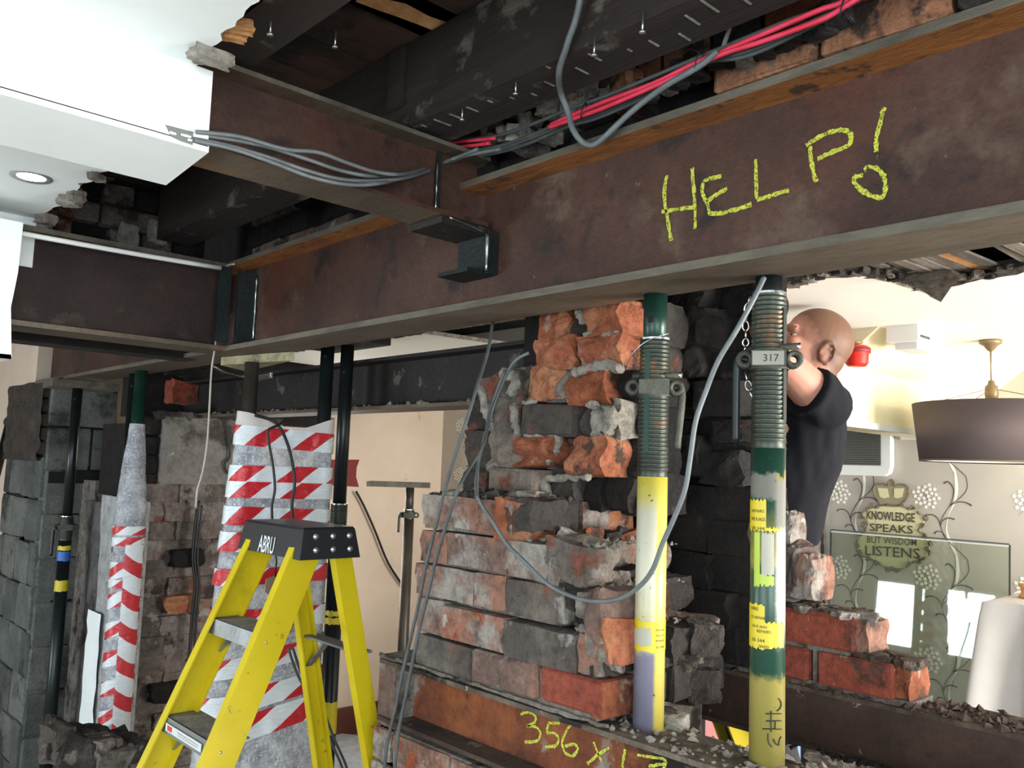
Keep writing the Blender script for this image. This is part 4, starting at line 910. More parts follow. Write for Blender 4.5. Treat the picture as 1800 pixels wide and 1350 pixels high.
s1 = sticker(pr1, cx, cy, zz(932), zz(879), -1.5, -.1, 'yellow_label'); print_on(s1, 'HIRE & SALES', cx, cy, -.62, zz(912), .03, .006); print_on(s1, '00 344', cx, cy, -.6, zz(928), .026, .0055); print_on(s1, 'REPAIRS', cx, cy, -.62, zz(898), .026, .005)
sticker(pr1, cx, cy, zz(932), zz(926), -.1, .9, 'yellow_label')
sticker(pr1, cx, cy, zz(1028), zz(935), -.85, -.45, 'lime_label'); sticker(pr1, cx, cy, zz(1026), zz(1008), -.45, .35, 'lime_label')
sticker(pr1, cx, cy, zz(1008), zz(935), -.35, .35, 'old_label')
s2 = sticker(pr1, cx, cy, zz(1136), zz(1060), -1.5, -.15, 'yellow_label'); sticker(pr1, cx, cy, zz(1134), zz(1090), -.15, 1.1, 'yellow_label')
for s_, py, w_, h_, an in (('HIRE', 1068, .018, .006, -.8), ('TO REPAIR', 1083, .03, .005, -.6), ('SALES AND', 1098, .03, .004, -.5), ('REPAIRS', 1106, .025, .005, -.2), ('00 344', 1122, .025, .006, -.55), ('0000', 1132, .018, .005, -.2)): print_on(s2, s_, cx, cy, an, zz(py), w_, h_)
def pen_on(parent, strokes, wid, mat='print_black'):
    m = M()
    for st in strokes:
        pts = spline([Ucyl(px, py, cx, cy, RO+.0009) for px, py in st], 4) if len(st) > 2 else [Ucyl(px, py, cx, cy, RO+.0009) for px, py in ((st[0][0]+(st[1][0]-st[0][0])*k/5, st[0][1]+(st[1][1]-st[0][1])*k/5) for k in range(6))]
        m.tube(pts, wid, 5)
    m.build('pen_marks', mat, parent)
cp = lambda *a: [(1180+x/3.65, 980+y/3.65) for x, y in a]
pen_on(pr1, [cp((690, 905), (705, 930), (700, 965), (678, 985)), cp((605, 1003), (706, 1003)), cp((606, 1050), (706, 1048)), cp((585, 1100), (706, 1102)), cp((640, 985), (640, 1120)), cp((668, 1050), (666, 1105)), cp((620, 1130), (623, 1185), (645, 1215)), cp((655, 1165), (672, 1195), (690, 1205)), cp((690, 1205), (695, 1170), (706, 1150))], .0011)
# 317 painted on the collar
cc = Vector((cx, cy, zz(634)))+cd*(RO+.0088)
m = M(); m.obox(cc-sd*.001, (sd, cd, ZZ), (.027, .0012, .0125)); tag_ = m.build('collar_tag', 'tag_grey', pr1)
text('317', cc+sd*.004+cd*.0016, sd, ZZ, .026, .013, 'print_black', pr1, 'painted_number')
# chain and its links
def chain(parent, pts, n, r=.0016):
    q = spline([Vector(p) for p in pts], 8); L = len(q)-1
    for i in range(n):
        a = q[int(i*L/n)]; b = q[int((i+1)*L/n)]; d = (b-a); l = d.length*.72; d.normalize(); s = (sd if i % 2 else cd); s = (s-d*s.dot(d)).normalized(); c = (a+b)/2
        m = M(); m.tube([c+d*l*math.cos(t)*.75+s*.0055*math.sin(t) for t in [2*PI*k/14 for k in range(15)]], r, 6, caps=False); m.build('chain_link', 'chrome', parent)
chain(pr1, [U(1318, 522, x=X1-.02), U(1311, 560, x=X1-.02), U(1311, 600, x=X1-.02), U(1308, 625, x=X1-.02)], 8)
chain(pr1, [U(1310, 655, x=X1-.02), U(1316, 680, x=X1-.02), U(1322, 700, x=X1-.02)], 3)
# middle prop
X2 = 1.388; z2 = lambda py: Zp(1146, py, X2); c2 = U(1146, 900, x=X2)
painted('paint_mid_prop', [(LF, '6d6c7c'), (z2(1150), '777584'), (z2(1138), 'aaa68c'), (z2(1080), 'b5b18c'), (z2(1000), 'b9b6a4'), (z2(900), 'b6b2a0'), (z2(870), 'b8ad5a'), (z2(842), 'b6a840')], LF, z2(830), .03, ([(LF, 'b8aa48'), (z2(1180), 'bfb25a'), (z2(900), 'c4b860'), (z2(842), 'baac40')], c2.x-.0, c2.y))
pr2, cx, cy, cd, sd = prop('green-topped prop with yellow and cream lower tube standing on the chalked lower joist', 1146, 900, X2, UB_, z2(596), z2(683), z2(838), LF, 'green_tube', 'paint_mid_prop', handle='r', pin=.025, hl=.12)
s3 = sticker(pr2, cx, cy, z2(1141), z2(1088), -1.5, 1.5, 'yellow_label'); sticker(s3, cx, cy, z2(1132), z2(1102), -1.3, .1, 'old_label', 'torn_paper', RO+.0006)
for s_, py, w_, h_, an in (('Hire & Sales', 1103, .022, .005, .75), ('PLEASE RETURN', 1113, .022, .004, .75), ('0 344', 1133, .02, .005, .75), ('REPAIRS', 1122, .022, .004, .75)): print_on(s3, s_, cx, cy, an, z2(py), w_, h_)
m = M(); q = U(1128, 605, x=X2-.03); m.tube([U(1100, 645, x=X2-.02), U(1112, 622, x=X2-.03), U(1128, 606, x=X2-.034), U(1145, 596, x=X2-.036), U(1162, 590, x=X2-.03), U(1176, 586, x=X2-.01)], .0011, 5, sub=5); m.build('tie_wire', 'chrome', pr2)
# far-left props
T1 = thing('timber_block', 'rough grey timber pad packed between the far left prop and the beam end', 'timber block', (1.34, 4.7, E+.335))
P1 = U(131, 750, x=1.34)
m = M(); m.prism([(U(90, 685, y=4.62).x, 4.60, E+.325), (1.52, 4.60, E+.325), (1.55, 4.85, E+.325), (U(90, 685, y=4.62).x+.02, 4.85, E+.325)], (0, 0, .036)); m.build('board', 'timber_grey', T1)
zA = lambda py: Zp(110, py, 1.34)
pA, cx, cy, cd, sd = prop('black prop at far left in front of the grey blockwork, blue and yellow bands', 131, 750, 1.34, E+.325, zA(905), zA(925), zA(948), 0, 'dark_tube', 'dark_tube', handle='l', hl=.14)
for a, b, mt in ((985, 968, 'blue_label'), (1040, 1020, 'yellow_label'), (966, 958, 'yellow_label')):
    sticker(pA, cx, cy, zA(a), zA(b), -1.6, 1.6, mt, 'tape_band')
pB, cx, cy, cd, sd = prop('dark slender prop half hidden behind the bubble-wrapped post', 230, 750, 1.37, E+.36, zA(1100), zA(1120), zA(1150), 0, 'dark_tube', 'dark_tube')
# post wrapped in bubble film and tape
z4 = lambda py: Zp(245, py, 1.335)
pC, cx, cy, cd, sd = prop('green prop wrapped in bubble film and red and white tape, left of brick column', 245, 700, 1.335, E+.362, z4(1000), z4(1010), z4(1030), 0, 'green_tube', 'dark_tube', ri=.026)
cC = (cx, cy)
def film(name, mat, z0, z1, rf, parent, cx, cy, nz=60, na=28, off=0, amp=.004, cap=None):
    m = M()
    def fn(u, v):
        z = z0+(z1-z0)*v; a = 2*PI*u; r = rf(z)+off; k = noise.noise(Vector((math.cos(a)*2.2, math.sin(a)*2.2, z*14)))*amp + noise.noise(Vector((math.cos(a)*5, math.sin(a)*5, z*45)))*amp*.5
        return Vector((cx+(r+k)*math.cos(a), cy+(r+k)*math.sin(a), z))
    m.grid(fn, na, nz, wrap=True); return m.build(name, mat, parent)
rf = lambda z: .031 + (.030 if z < z4(890) else .030*max(0, (z4(745)-z)/(z4(745)-z4(890))))
bw_ = film('bubble_film', 'bubble_wrap', z4(1330), z4(745), rf, pC, cx, cy, 110)
def spiral(parent, cx, cy, rf, z0, z1, w_, pitch, mat, phase=0, off=.0025):
    m = M(); n = int((z1-z0)/pitch*28); vs = []
    for i in range(n+1):
        a = phase+2*PI*i/28; z = z0+pitch*i/28
        for k in range(5):
            q = z+w_*(k/4-.5); r = rf(q)+off+.0015*noise.noise(Vector((a*3, q*30, 1))); vs.append((cx+r*math.cos(a), cy+r*math.sin(a), q))
    m.add(vs, [(i*5+k, i*5+k+1, (i+1)*5+k+1, (i+1)*5+k) for i in range(n) for k in range(4)], 0, True); return m.build('barrier_tape', mat, parent)
spiral(pC, cx, cy, rf, z4(1318), z4(960), .062, .118, 'tape_post', 0); 
for py in (935, 955, 1000, 1032): film('barrier_tape', 'tape_post', z4(py+8), z4(py-8), rf, pC, cx, cy, 6, off=.004)
m = M(); a0 = math.atan2(cd.y, cd.x)
def strip(u, v):
    sgn = 1 if Vector((-cd.y, cd.x, 0)).dot(sd) > 0 else -1; a = a0+sgn*(-.15+1.25*u); z = z4(1318)+(z4(960)-z4(1318))*v; r = rf(z)+.0065+.002*noise.noise(Vector((u*4, z*12, 3)))
    return Vector((cx+r*math.cos(a), cy+r*math.sin(a), z))
m.grid(strip, 8, 60); m.build('barrier_tape', 'tape_post_b', pC)
# props behind the ladder and the sheet wrapped round two of them
z5 = lambda py: Zp(440, py, 1.34)
pD, cx, cy, cd, sd = prop('brownish prop in the left of the wrapped pair behind the stepladder', 440, 690, 1.34, E+.33, z5(1000), z5(1010), z5(1030), 0, 'brown_tube', 'dark_tube'); D_ = (cx, cy)
tb = thing('timber_block', 'pale sawn timber pad on top of the wrapped prop', 'timber block', (D_[0], D_[1], E+.332))
m = M(); a = U(388, 640, z=E+.335); b = U(512, 632, z=E+.335); m.prism([(a.x, a.y, E+.331), (U(430, 655, z=E+.331).x-.02, U(430, 655, z=E+.331).y-.05, E+.331), (b.x, b.y-.02, E+.331), (b.x-.03, b.y+.09, E+.331)], (0, 0, .029)); m.build('block', 'timber_pale', tb)
m = M()
for k in range(5): m.tube([U(372+k*3, 640+k*4, z=E+.352), U(400+k*4, 655+k, z=E+.33), U(440, 662+k*2, z=E+.322), U(480, 655+k*2, z=E+.33)], .002, 5, sub=4)
m.build('binding_wire', 'chrome', tb, kind='stuff')
pE, cx, cy, cd, sd = prop('green prop in the right of the wrapped pair behind the stepladder', 572, 690, 1.60, E+.43, z5(1000), z5(1010), z5(1030), 0, 'dark_tube', 'dark_tube', pos=U(572, 690, x=1.60)); E_ = (cx, cy)
z6 = lambda py: Zp(600, py, 1.70)
pF, cx, cy, cd, sd = prop('tall dark green prop just right of the wrapped pair, yellow marks low down', 607, 690, 1.70, E+.43, z6(885), z6(902), z6(925), 0, 'dark_tube', 'dark_tube', pos=U(607, 690, x=1.70), holes=[E+.33, z6(820)])
for a, b in ((1085, 1075), (1100, 1088), (1300, 1240)): sticker(pF, cx, cy, z6(a), z6(b), -1.5, 1.5, 'yellow_label', 'tape_band')
hd = thing('timber_block', 'dark packing plate over the two right props beyond the beam', 'timber block', (1.65, 2.7, E+.432))
m = M(); m.box(1.52, 1.80, 2.60, 2.98, E+.432, E+.46); m.build('plate', 'old_timber', hd)
# wrap round the pair
def hull(z, s, grow=0):
    """s in 0..1 runs along the front from the left post's back to the right post's back"""
    d = Vector((E_[0]-D_[0], E_[1]-D_[1], 0)); L = d.length; d.normalize(); nrm = Vector((d.y, -d.x, 0))
    if nrm.dot(Vector((CAM.x-D_[0], CAM.y-D_[1], 0))) < 0: nrm = -nrm
    rl = .036+.05*max(0, (z5(735)-z)/1.3)+grow; rr_ = .034+grow
    A = Vector((*D_, z)) - d*(.03*max(0, (z5(735)-z))); B = Vector((*E_, z))
    if s < .22: a = (s/.22)*PI*.9; return A + (nrm*(-math.cos(a+.1*PI)) - d*math.sin(a+.1*PI))*rl
    if s > .80: a = (s-.80)/.20*PI*.9; return B + (nrm*math.cos(a) + d*math.sin(a))*rr_
    t = (s-.22)/.58; sag = 0
    return (A+nrm*rl).lerp(B+nrm*rr_, t)
def sheet(name, mat, ytop, ybot, grow, parent, nz=None, tilt=0, s0=0, s1=1, topcut=None):
    m = M(); nz = nz or max(5, int((ybot-ytop)/5))
    def fn(u, v):
        s = s0+(s1-s0)*u; zt, zb = z5(ytop+tilt*(u-.5)), z5(ybot+tilt*(u-.5))
        if topcut: zt = zt-topcut(u)
        z = zb+(zt-zb)*v; p = hull(z, s, grow); k = noise.noise(Vector((s*16, z*30, grow*99)))*.006+noise.noise(Vector((s*5, z*7, 3)))*.006
        d = (p-Vector((*D_, z))); nn = Vector((-FH.x, -FH.y, 0)); return p+nn*k
    m.grid(fn, 60, nz); return m.build(name, mat, parent)
wr = thing('bubble_wrap_sheet', 'bubble wrap sheet with red and white tape round two props behind the stepladder', 'bubble wrap', (D_[0]+.12, D_[1], 0))
sheet('bubble_film', 'bubble_wrap', 733, 1500, 0, wr, 160, topcut=lambda u: .05*math.exp(-((u-.55)/.2)**2))
sheet('clear_film_top', 'sheet', 722, 775, .004, wr, 10, topcut=lambda u: .055*math.exp(-((u-.55)/.25)**2))
for i, (a, b, tl) in enumerate(((752, 787, 12), (818, 850, 0), (847, 876, 2), (893, 926, 8), (937, 972, 4), (1000, 1030, -4), (1075, 1112, 0), (1150, 1185, -45), (1215, 1255, -48), (1262, 1310, -50))):
    sheet('barrier_tape', 'tape_flat' if i % 2 else 'tape_flat_b', a, b, .006+.001*(i % 3), wr, 8, tl)
# far prop with a plank head against the cream wall
pG, cx, cy, cd, sd = prop('rusty brown prop topped by a short plank against the cream wall', 719, 900, 3.0, U(718, 856, d=5).z, U(718, 895, d=5).z, U(718, 905, d=5).z, U(718, 912, d=5).z, 0, 'brown_tube', 'brown_tube', handle='l', hl=.1, pos=U(719, 900, d=5))
z = U(718, 856, d=5).z; pl = thing('plank', 'short grey plank lying across the rusty prop by the cream wall', 'plank', (cx, cy, z))
a = U(650, 853, z=z); q0 = U(735, 852, z=z)
m = M(); m.prism([(cx-.16-.12, cy+.03, z), (cx+.02, cy-.16, z), (cx+.13, cy-.02, z), (cx-.14, cy+.2, z)], (0, 0, .028)); m.build('board', 'timber_grey', pl)
# ================================================================== cables
def cable(label, pts, r=.0035, mat='grey_cable', group=None, sub=6, cat='cable', n=8, name='cable'):
    m = M(); pts = [Vector(p) for p in pts]; m.tube(pts, r, n, sub=sub); o = m.build(name, mat, None, label=label, cat=cat)
    if group: o['group'] = group
    return o
XB = 1.262; ZB = E+.70
def off(p, a, b): return Vector((p.x+a, p.y, p.z+b))
base = [(1560, -40), (1490, 6), (1400, 42), (1310, 78), (1222, 108), (1130, 152), (1050, 186), (1000, 203), (930, 232), (870, 250), (800, 258), (740, 254)]
def run(dx, dz, dy=0, k0=0, k1=99, x=1.245): return [off(U(px, py+dy+random.uniform(-3, 3), x=x), dx, dz) for px, py in base[k0:k1]]
cable('red cable, upper strand of the bundle over the long beam', [off(U(px, py, x=1.25), 0, 0) for px, py in ((1560, -45), (1485, 2), (1440, 18), (1360, 52), (1290, 82), (1220, 112), (1150, 146), (1060, 180), (1000, 205), (968, 220))], .0048, 'red_cable', 'red cables over the beam')
cable('red cable, lower strand splitting below the first tie', [off(U(px, py, x=1.245), 0, 0) for px, py in ((1560, -34), (1488, 10), (1450, 32), (1390, 55), (1330, 76), (1270, 95), (1215, 122), (1140, 156), (1060, 190), (1010, 208), (965, 224))], .0048, 'red_cable', 'red cables over the beam')
cable('red cable strand reappearing left of the rubble, upper one', [U(px, py, x=1.24) for px, py in ((870, 243), (830, 247), (780, 251), (730, 248))], .0042, 'red_cable')
cable('red cable strand reappearing left of the rubble, lower one', [U(px, py, x=1.245) for px, py in ((860, 252), (820, 257), (780, 258), (735, 251))], .0042, 'red_cable')
for i, dy in enumerate((-9, 7, 12, 18)):
    pts = [U(px, py+dy*(.4 if 1190 < px < 1260 or px > 1450 else 1.1)+random.uniform(-2, 2), x=1.262+.004*i) for px, py in base[:-1]]
    cable(['grey cable above the red ones in the bundle over the beam', 'grey cable just below the red ones over the beam', 'second grey cable below the red ones over the beam', 'lowest grey cable of the bundle over the beam'][i], pts, .0042, 'dim_cable')
def tie(label, px, py, sx, sy, x=1.245):
    c = U(px, py, x=x); t = thing('cable_tie', label, 'cable tie', c); m = M()
    m.tube([U(px+sx*math.cos(a)-sy*.25*math.sin(a), py+sy*math.sin(a), x=x+.012*math.cos(a)) for a in [2*PI*k/16 for k in range(17)]], .0016, 5, caps=False); m.build('strap', 'black_cable', t)
    return t
tt = tie('black cable tie with a long curling tail round the red cables', 1228, 108, 5, 20); m = M(); m.tube([U(px, py, x=1.24) for px, py in ((1228, 92), (1210, 84), (1185, 82), (1150, 92), (1110, 103))], .0012, 5, sub=5); m.build('tail', 'black_cable', tt)
tie('small black cable tie near the grey hanging loop', 1026, 195, 3, 14); t3 = tie('black cable tie at the top right of the bundle', 1484, 12, 5, 18)
m = M(); m.tube([U(1488, 16, x=1.24), U(1496, 30, x=1.24), U(1506, 44, x=1.25)], .0022, 5); m.build('tail', 'black_cable', t3)
cable('thick grey cable hanging in a loop in front of the beam', [U(px, py, x=x) for px, py, x in ((1022, -60, 1.03), (1019, 0, 1.045), (1010, 40, 1.052), (1001, 65, 1.056), (994, 88, 1.062), (983, 125, 1.085), (985, 160, 1.14), (998, 195, 1.17), (1006, 225, 1.20), (1022, 248, 1.225), (1040, 255, 1.23), (1058, 245, 1.23), (1095, 210, 1.235), (1130, 180, 1.24), (1175, 148, 1.24), (1230, 116, 1.24), (1262, 90, 1.24))], .0062, 'grey_cable')
cable('grey cable rising from the bundle to the joists', [U(px, py, x=x) for px, py, x in ((1272, 80, 1.24), (1284, 45, 1.22), (1298, 5, 1.2), (1304, -25, 1.19))], .0042, 'grey_cable')
# grey cables lying on the small beam
for i, pts in enumerate((((340, 236), (400, 244), (470, 258), (540, 280), (600, 300), (660, 310), (720, 306), (780, 288), (830, 270)), ((340, 244), (400, 256), (470, 276), (540, 300), (600, 315), (660, 318), (715, 312), (770, 294), (810, 276), (880, 262)), ((342, 247), (410, 262), (480, 286), (550, 312), (620, 325), (680, 320), (730, 306), (790, 282), (840, 262)), ((345, 232), (420, 240), (500, 262), (560, 268), (610, 286), (660, 302), (710, 306), (760, 292), (800, 278)))):
    cable(['grey cable slung along the small cross beam, uppermost', 'grey cable slung along the small cross beam, second', 'grey cable sagging lowest under the small cross beam', 'grey cable sagging loosely above the others on the small cross beam'][i], [U(px, py, y=1.490-.006*i) if px < 720 else U(px, py, x=1.19-.006*i+(px-720)*.0003) for px, py in pts], .0042, 'grey_cable', 'grey cables along the cross beam' if False else None)
cable('grey cable pair behind the cross beam turning red, upper', [U(px, py, y=1.70) for px, py in ((410, 130), (460, 142), (520, 160), (560, 175))], .004, 'dim_cable')
cable('grey cable behind the cross beam, lower', [U(px, py, y=1.69) for px, py in ((450, 150), (490, 158), (520, 172))], .004, 'dim_cable')
cable('red cable end behind the cross beam, upper', [U(px, py, y=1.69) for px, py in ((520, 173), (560, 184), (620, 196), (676, 220))], .0045, 'red_cable')
cable('red cable end behind the cross beam, lower', [U(px, py, y=1.685) for px, py in ((530, 182), (590, 200), (640, 214), (674, 228))], .004, 'red_cable')
# long grey cable looping in front of the two props
cable('long grey cable looping in front of the two green props', [U(px, py, x=x) for px, py, x in ((1343, 488, 1.26), (1325, 525, 1.24), (1295, 580, 1.22), (1262, 635, 1.21), (1240, 690, 1.21), (1223, 740, 1.20), (1214, 800, 1.20), (1204, 860, 1.20), (1185, 910, 1.20), (1165, 955, 1.21), (1148, 1000, 1.22), (1125, 1030, 1.23), (1090, 1052, 1.24), (1050, 1057, 1.25), (1010, 1050, 1.26), (965, 1028, 1.265), (925, 990, 1.265), (890, 955, 1.265), (868, 920, 1.265), (845, 885, 1.265), (838, 865, 1.27), (842, 810, 1.40), (866, 720, 1.42), (885, 670, 1.43), (905, 635, 1.43), (930, 620, 1.45))], .0044, 'grey_cable', sub=7)
cable('grey cable hanging straight from the beam, left strand', [U(px, py, x=x) for px, py, x in ((866, 568, 1.40), (858, 615, 1.33), (840, 675, 1.25), (820, 740, 1.21), (800, 800, 1.2), (782, 860, 1.2), (766, 925, 1.2), (750, 990, 1.2), (736, 1060, 1.2), (720, 1130, 1.2), (706, 1190, 1.2), (694, 1250, 1.2), (680, 1310, 1.2), (675, 1370, 1.2))], .0042, 'dim_cable')
cable('grey cable running down the pier edge, right strand', [U(px, py, x=x) for px, py, x in ((888, 650, 1.42), (862, 720, 1.40), (850, 780, 1.34), (815, 840, 1.22), (800, 875, 1.2), (782, 930, 1.2), (766, 985, 1.2), (752, 1045, 1.2), (738, 1100, 1.2), (724, 1170, 1.2), (712, 1230, 1.2), (700, 1290, 1.2), (692, 1370, 1.2))], .0042, 'dim_cable')
cable('thin off-white cable dangling from the beam corner', [U(px, py, x=x) for px, py, x in ((412, 464, 1.24), (396, 470, 1.235), (386, 500, 1.235), (382, 560, 1.235), (378, 610, 1.235), (372, 650, 1.235), (368, 720, 1.235), (364, 780, 1.235), (356, 830, 1.235), (347, 862, 1.235), (344, 892, 1.235))], .0036, 'white_cable')
cable('white conduit running along the wall to the beam corner', [U(px, py, y=2.735) for px, py in ((-90, 388), (0, 404), (130, 427), (260, 450), (388, 471))], .008, 'white_plastic', sub=2, cat='conduit', name='conduit')
cable('black cable crossing over the wrapped sheet, left strand', [U(px, py, y=y) for px, py, y in ((498, 742, 2.62), (488, 748, 2.6), (472, 757, 2.6), (473, 780, 2.6), (480, 820, 2.6), (483, 860, 2.6), (478, 890, 2.6), (479, 925, 2.6))], .0045, 'black_cable')
cable('black cable over the wrapped sheet, right strand', [U(px, py, y=y) for px, py, y in ((448, 730, 2.63), (475, 738, 2.62), (492, 752, 2.6), (506, 782, 2.6), (515, 820, 2.6), (518, 850, 2.6), (513, 890, 2.6), (517, 928, 2.6))], .0052, 'black_cable')
cable('dark wire looping on the concrete padstone', [U(px, py, y=4.03) for px, py in ((395, 735), (400, 760), (404, 800), (395, 815), (400, 830), (412, 836))], .006, 'black_cable')
for i, dx in enumerate((0, 5, -4)):
    cable(['black cable, nearest strand hanging on the brick column', 'black cable, middle strand hanging on the brick column', 'black cable, left strand hanging on the brick column'][i], [U(px+dx, py, y=4.0) for px, py in ((350, 880+i*8), (346, 930), (342, 980), (346, 1030), (341, 1080), (336, 1130+i*12), (331, 1160))], .0055, 'black_cable')
cable('black cable drooping down the cream wall', [U(px, py, y=5.25) for px, py in ((626, 864), (640, 890), (660, 935), (680, 985), (700, 1018), (712, 1034))], .009, 'black_cable')
for i in range(2): cable(['grey cable trailing to the floor behind the ladder, near', 'grey cable trailing to the floor behind the ladder, far'][i], [U(px+i*8, py, y=2.5) for px, py in ((507, 1140), (525, 1190), (560, 1250), (580, 1300), (600, 1345), (608, 1380))], .0045, 'dim_cable')
# ================================================================== stepladder
def stepladder(label, corner, a, b, top, capL, capW, spread_f, spread_b, mats, splay=.05, yellow='ladder_yellow', treads=True, names=True):
    """corner: near corner of the cap on the climbing side; a: along the treads (away), b: from climbing side to rear"""
    a = Vector(a).normalized(); b = Vector(b).normalized(); c = Vector(corner)
    t = thing('stepladder', label, 'stepladder', (c.x+a.x*capL/2+b.x*capW/2, c.y+a.y*capL/2+b.y*capW/2, 0))
    P = lambda u, v, z: Vector((c.x, c.y, 0))+a*u+b*v+ZZ*z
    zt = top; ch = .078
    # cap, slightly wider at its skirt
    m = M(); o1, o0 = .0, .012
    vs = [P(-o, -o, z) for o, z in ()] 
    lo_ = [P(-o0, -o0, zt-ch), P(capL+o0, -o0, zt-ch), P(capL+o0, capW+o0, zt-ch), P(-o0, capW+o0, zt-ch)]; hi = [P(0.004, .004, zt), P(capL-.004, .004, zt), P(capL-.004, capW-.004, zt), P(.004, capW-.004, zt)]
    hi0 = [P(0, 0, zt-.006), P(capL, 0, zt-.006), P(capL, capW, zt-.006), P(0, capW, zt-.006)]
    li = [p.lerp(P(capL/2, capW/2, zt-ch), .12) for p in lo_]
    m.add(lo_+hi0+hi+li, [(0, 1, 5, 4), (1, 2, 6, 5), (2, 3, 7, 6), (3, 0, 4, 7), (4, 5, 9, 8), (5, 6, 10, 9), (6, 7, 11, 10), (7, 4, 8, 11), (8, 9, 10, 11), (0, 12, 13, 1), (1, 13, 14, 2), (2, 14, 15, 3), (3, 15, 12, 0)])
    cap = m.build('top_cap', 'black_plastic', t)
    H0 = zt-ch+.012
    for u in (0.028, capL-.028):
        s = -1 if u < capL/2 else 1; sp = splay*s
        f0, f1 = P(u, .028, H0), P(u+sp, -spread_f, 0); r0, r1 = P(u, capW-.018, H0), P(u+sp, capW+spread_b, 0)
        for (p, q, wd, nm) in ((f0, f1, .078, 'front_rail'), (r0, r1, .05, 'rear_rail')):
            d = (q-p).normalized(); wv = (b-d*b.dot(d)).normalized(); nv = d.cross(wv).normalized()
            if nv.dot(a)*s < 0: nv = -nv
            m = M(); h = (q-p).length/2; mid = (p+q)/2
            m.obox(mid, (d, wv, nv), (h, wd/2, .0022)); 
            for sg in (-1, 1): m.obox(mid+wv*sg*(wd/2-.002)-nv*.012, (d, wv, nv), (h, .0022, .0135))
            m.build(nm, yellow, t)
            m = M(); m.obox(q+d*-.02, (d, wv, nv), (.03, wd/2+.004, .018)); m.build('foot', 'black_plastic', t)
    nt = int((zt-.2)/.233); 
    for k in range(1, nt+2):
        z = zt-.02-k*.233 if k else 0
        if z < .12: break
        fr = (H0-z)/H0; v0 = .028-(spread_f+.028)*fr; u0 = .028-splay*fr; u1 = capL-.028+splay*fr
        m = M(); 
        pts = [P(u0, v0-.036, z), P(u0, v0+.052, z), P(u1, v0+.052, z), P(u1, v0-.036, z)]
        m.prism(pts, (0, 0, -.004)); o = m.build('tread', 'tread_dirty', t)
        m = M(); m.prism([P(u0, v0-.036, z), P(u1, v0-.036, z), P(u1, v0-.041, z-.038), P(u0, v0-.041, z-.038)], b*.004); m.build('tread_lip', 'alu' if k == 1 else 'grille', o)
        m = M()
        for uu, sg in ((u0, 1), (u1, -1)):
            m = M(); m.bar(P(uu, v0, z-.09), P(uu+sg*.09, v0, z-.006), b, .02, .003); m.build('tread_brace', 'alu', o)
        if k == 2 and names:
            q = P((u0+u1)/2+.01, v0-.0425, z-.020); m = M(); m.obox(q, (a, ZZ, b), ((u1-u0)*.36, .0095, .0008)); st = m.build('sticker', 'sticker', o)
            m = M(); m.obox(q+a*(u1-u0)*.27-b*.001, (a, ZZ, b), (.014, .006, .0004)); m.build('red_mark', 'print_red', st) if False else m.build('red_mark', 'print_red', o)
            text('WARNING READ ALL INSTRUCTIONS', q-a*.03-b*.0014+ZZ*.003, -a, ZZ, (u1-u0)*.42, .0035, 'print_grey', o, 'small_print'); text('MAX LOAD ONE PERSON ONLY', q-a*.03-b*.0014-ZZ*.003, -a, ZZ, (u1-u0)*.4, .003, 'print_grey', o, 'small_print')
        for uu in (u0-.003, u1+.003):
            m = M(); m.ball(P(uu, v0-.02, z-.02), .004, 4); m.build('rivet', 'rivet', o) if k < 4 else None
    # rear spreader bars and hinge struts
    for k, z in enumerate((zt-.33, zt-.8, zt-1.25)):
        if z < .1: continue
        fr = (H0-z)/H0; v0 = capW-.018+(spread_b+.018)*fr; u0 = .028-splay*fr; u1 = capL-.028+splay*fr
        m = M(); m.bar(P(u0, v0+.02, z), P(u1, v0+.02, z), b, .045, .006); m.build('rear_brace', 'grille', t)
        
        for q0, q1 in ((u1-.085, u1), (u0+.085, u0)):
            m = M(); m.bar(P(q0, v0+.02, z-.01), P(q1, v0+.02, z-.085), b, .02, .004); m.build('corner_strut', 'tread_dirty', t)
    return t, cap, P, a, b, zt, ch
ca = U(530, 980, z=E-.25); 
cY = 1.92; cnr = U(531, 978, y=cY); far = U(428, 966, x=cnr.x)
rr = U(622, 975, y=cY)
LAD = stepladder('yellow stepladder with black top cap, splattered, in front of the wrapped props', (cnr.x, cnr.y, 0), (0, 1, 0), (1, 0, 0), U(531, 928, y=cY).z, far.y-cnr.y, rr.x-cnr.x, .70, .36, None, .06)
t_, cap, P, a_, b_, zt, ch = LAD
cl = far.y-cnr.y; cw = rr.x-cnr.x
q = U(468, 957, x=cnr.x-.0095)
me = text('ABRU', q, -a_, ZZ+b_*.12, .085, .044, 'logo_white', cap, 'maker_name', bold=.012)
for u_, z_ in ((.22, .022), (.22, .055), (.55, .022), (.55, .055), (.87, .022), (.88, .055)):
    m = M(); m.lathe([(.0085, 0), (.0075, .003), (.004, .005), (0, .0055)], P(-.003-.009*z_/ch, cw*u_, zt-z_), 14, 0, axis=-a_); m.build('bolt', 'rivet', cap)
# ================================================================== things in the far room
WXE = 4.2
# downlight in the left ceiling
c = U(55, 311, z=E+.70); dl = thing('downlight', 'round recessed downlight shining in the left ceiling', 'ceiling light', c)
m = M(); m.lathe([(.034, -.001), (.047, -.004), (.050, -.001), (.050, .002)], c, 28); m.build('bezel', 'alu', dl)
m = M(); m.lathe([(0, -.0005), (.034, -.001)], c, 24); m.build('lens', 'lamp_glow', dl)
l = bpy.data.lights.new('downlight_lamp', 'SPOT'); l.energy = 9; l.color = (.8, .92, 1); l.spot_size = 1.9; l.shadow_soft_size = .03
o = bpy.data.objects.new('downlight_lamp', l); COL.objects.link(o); o.location = c-Vector((0, 0, .02))
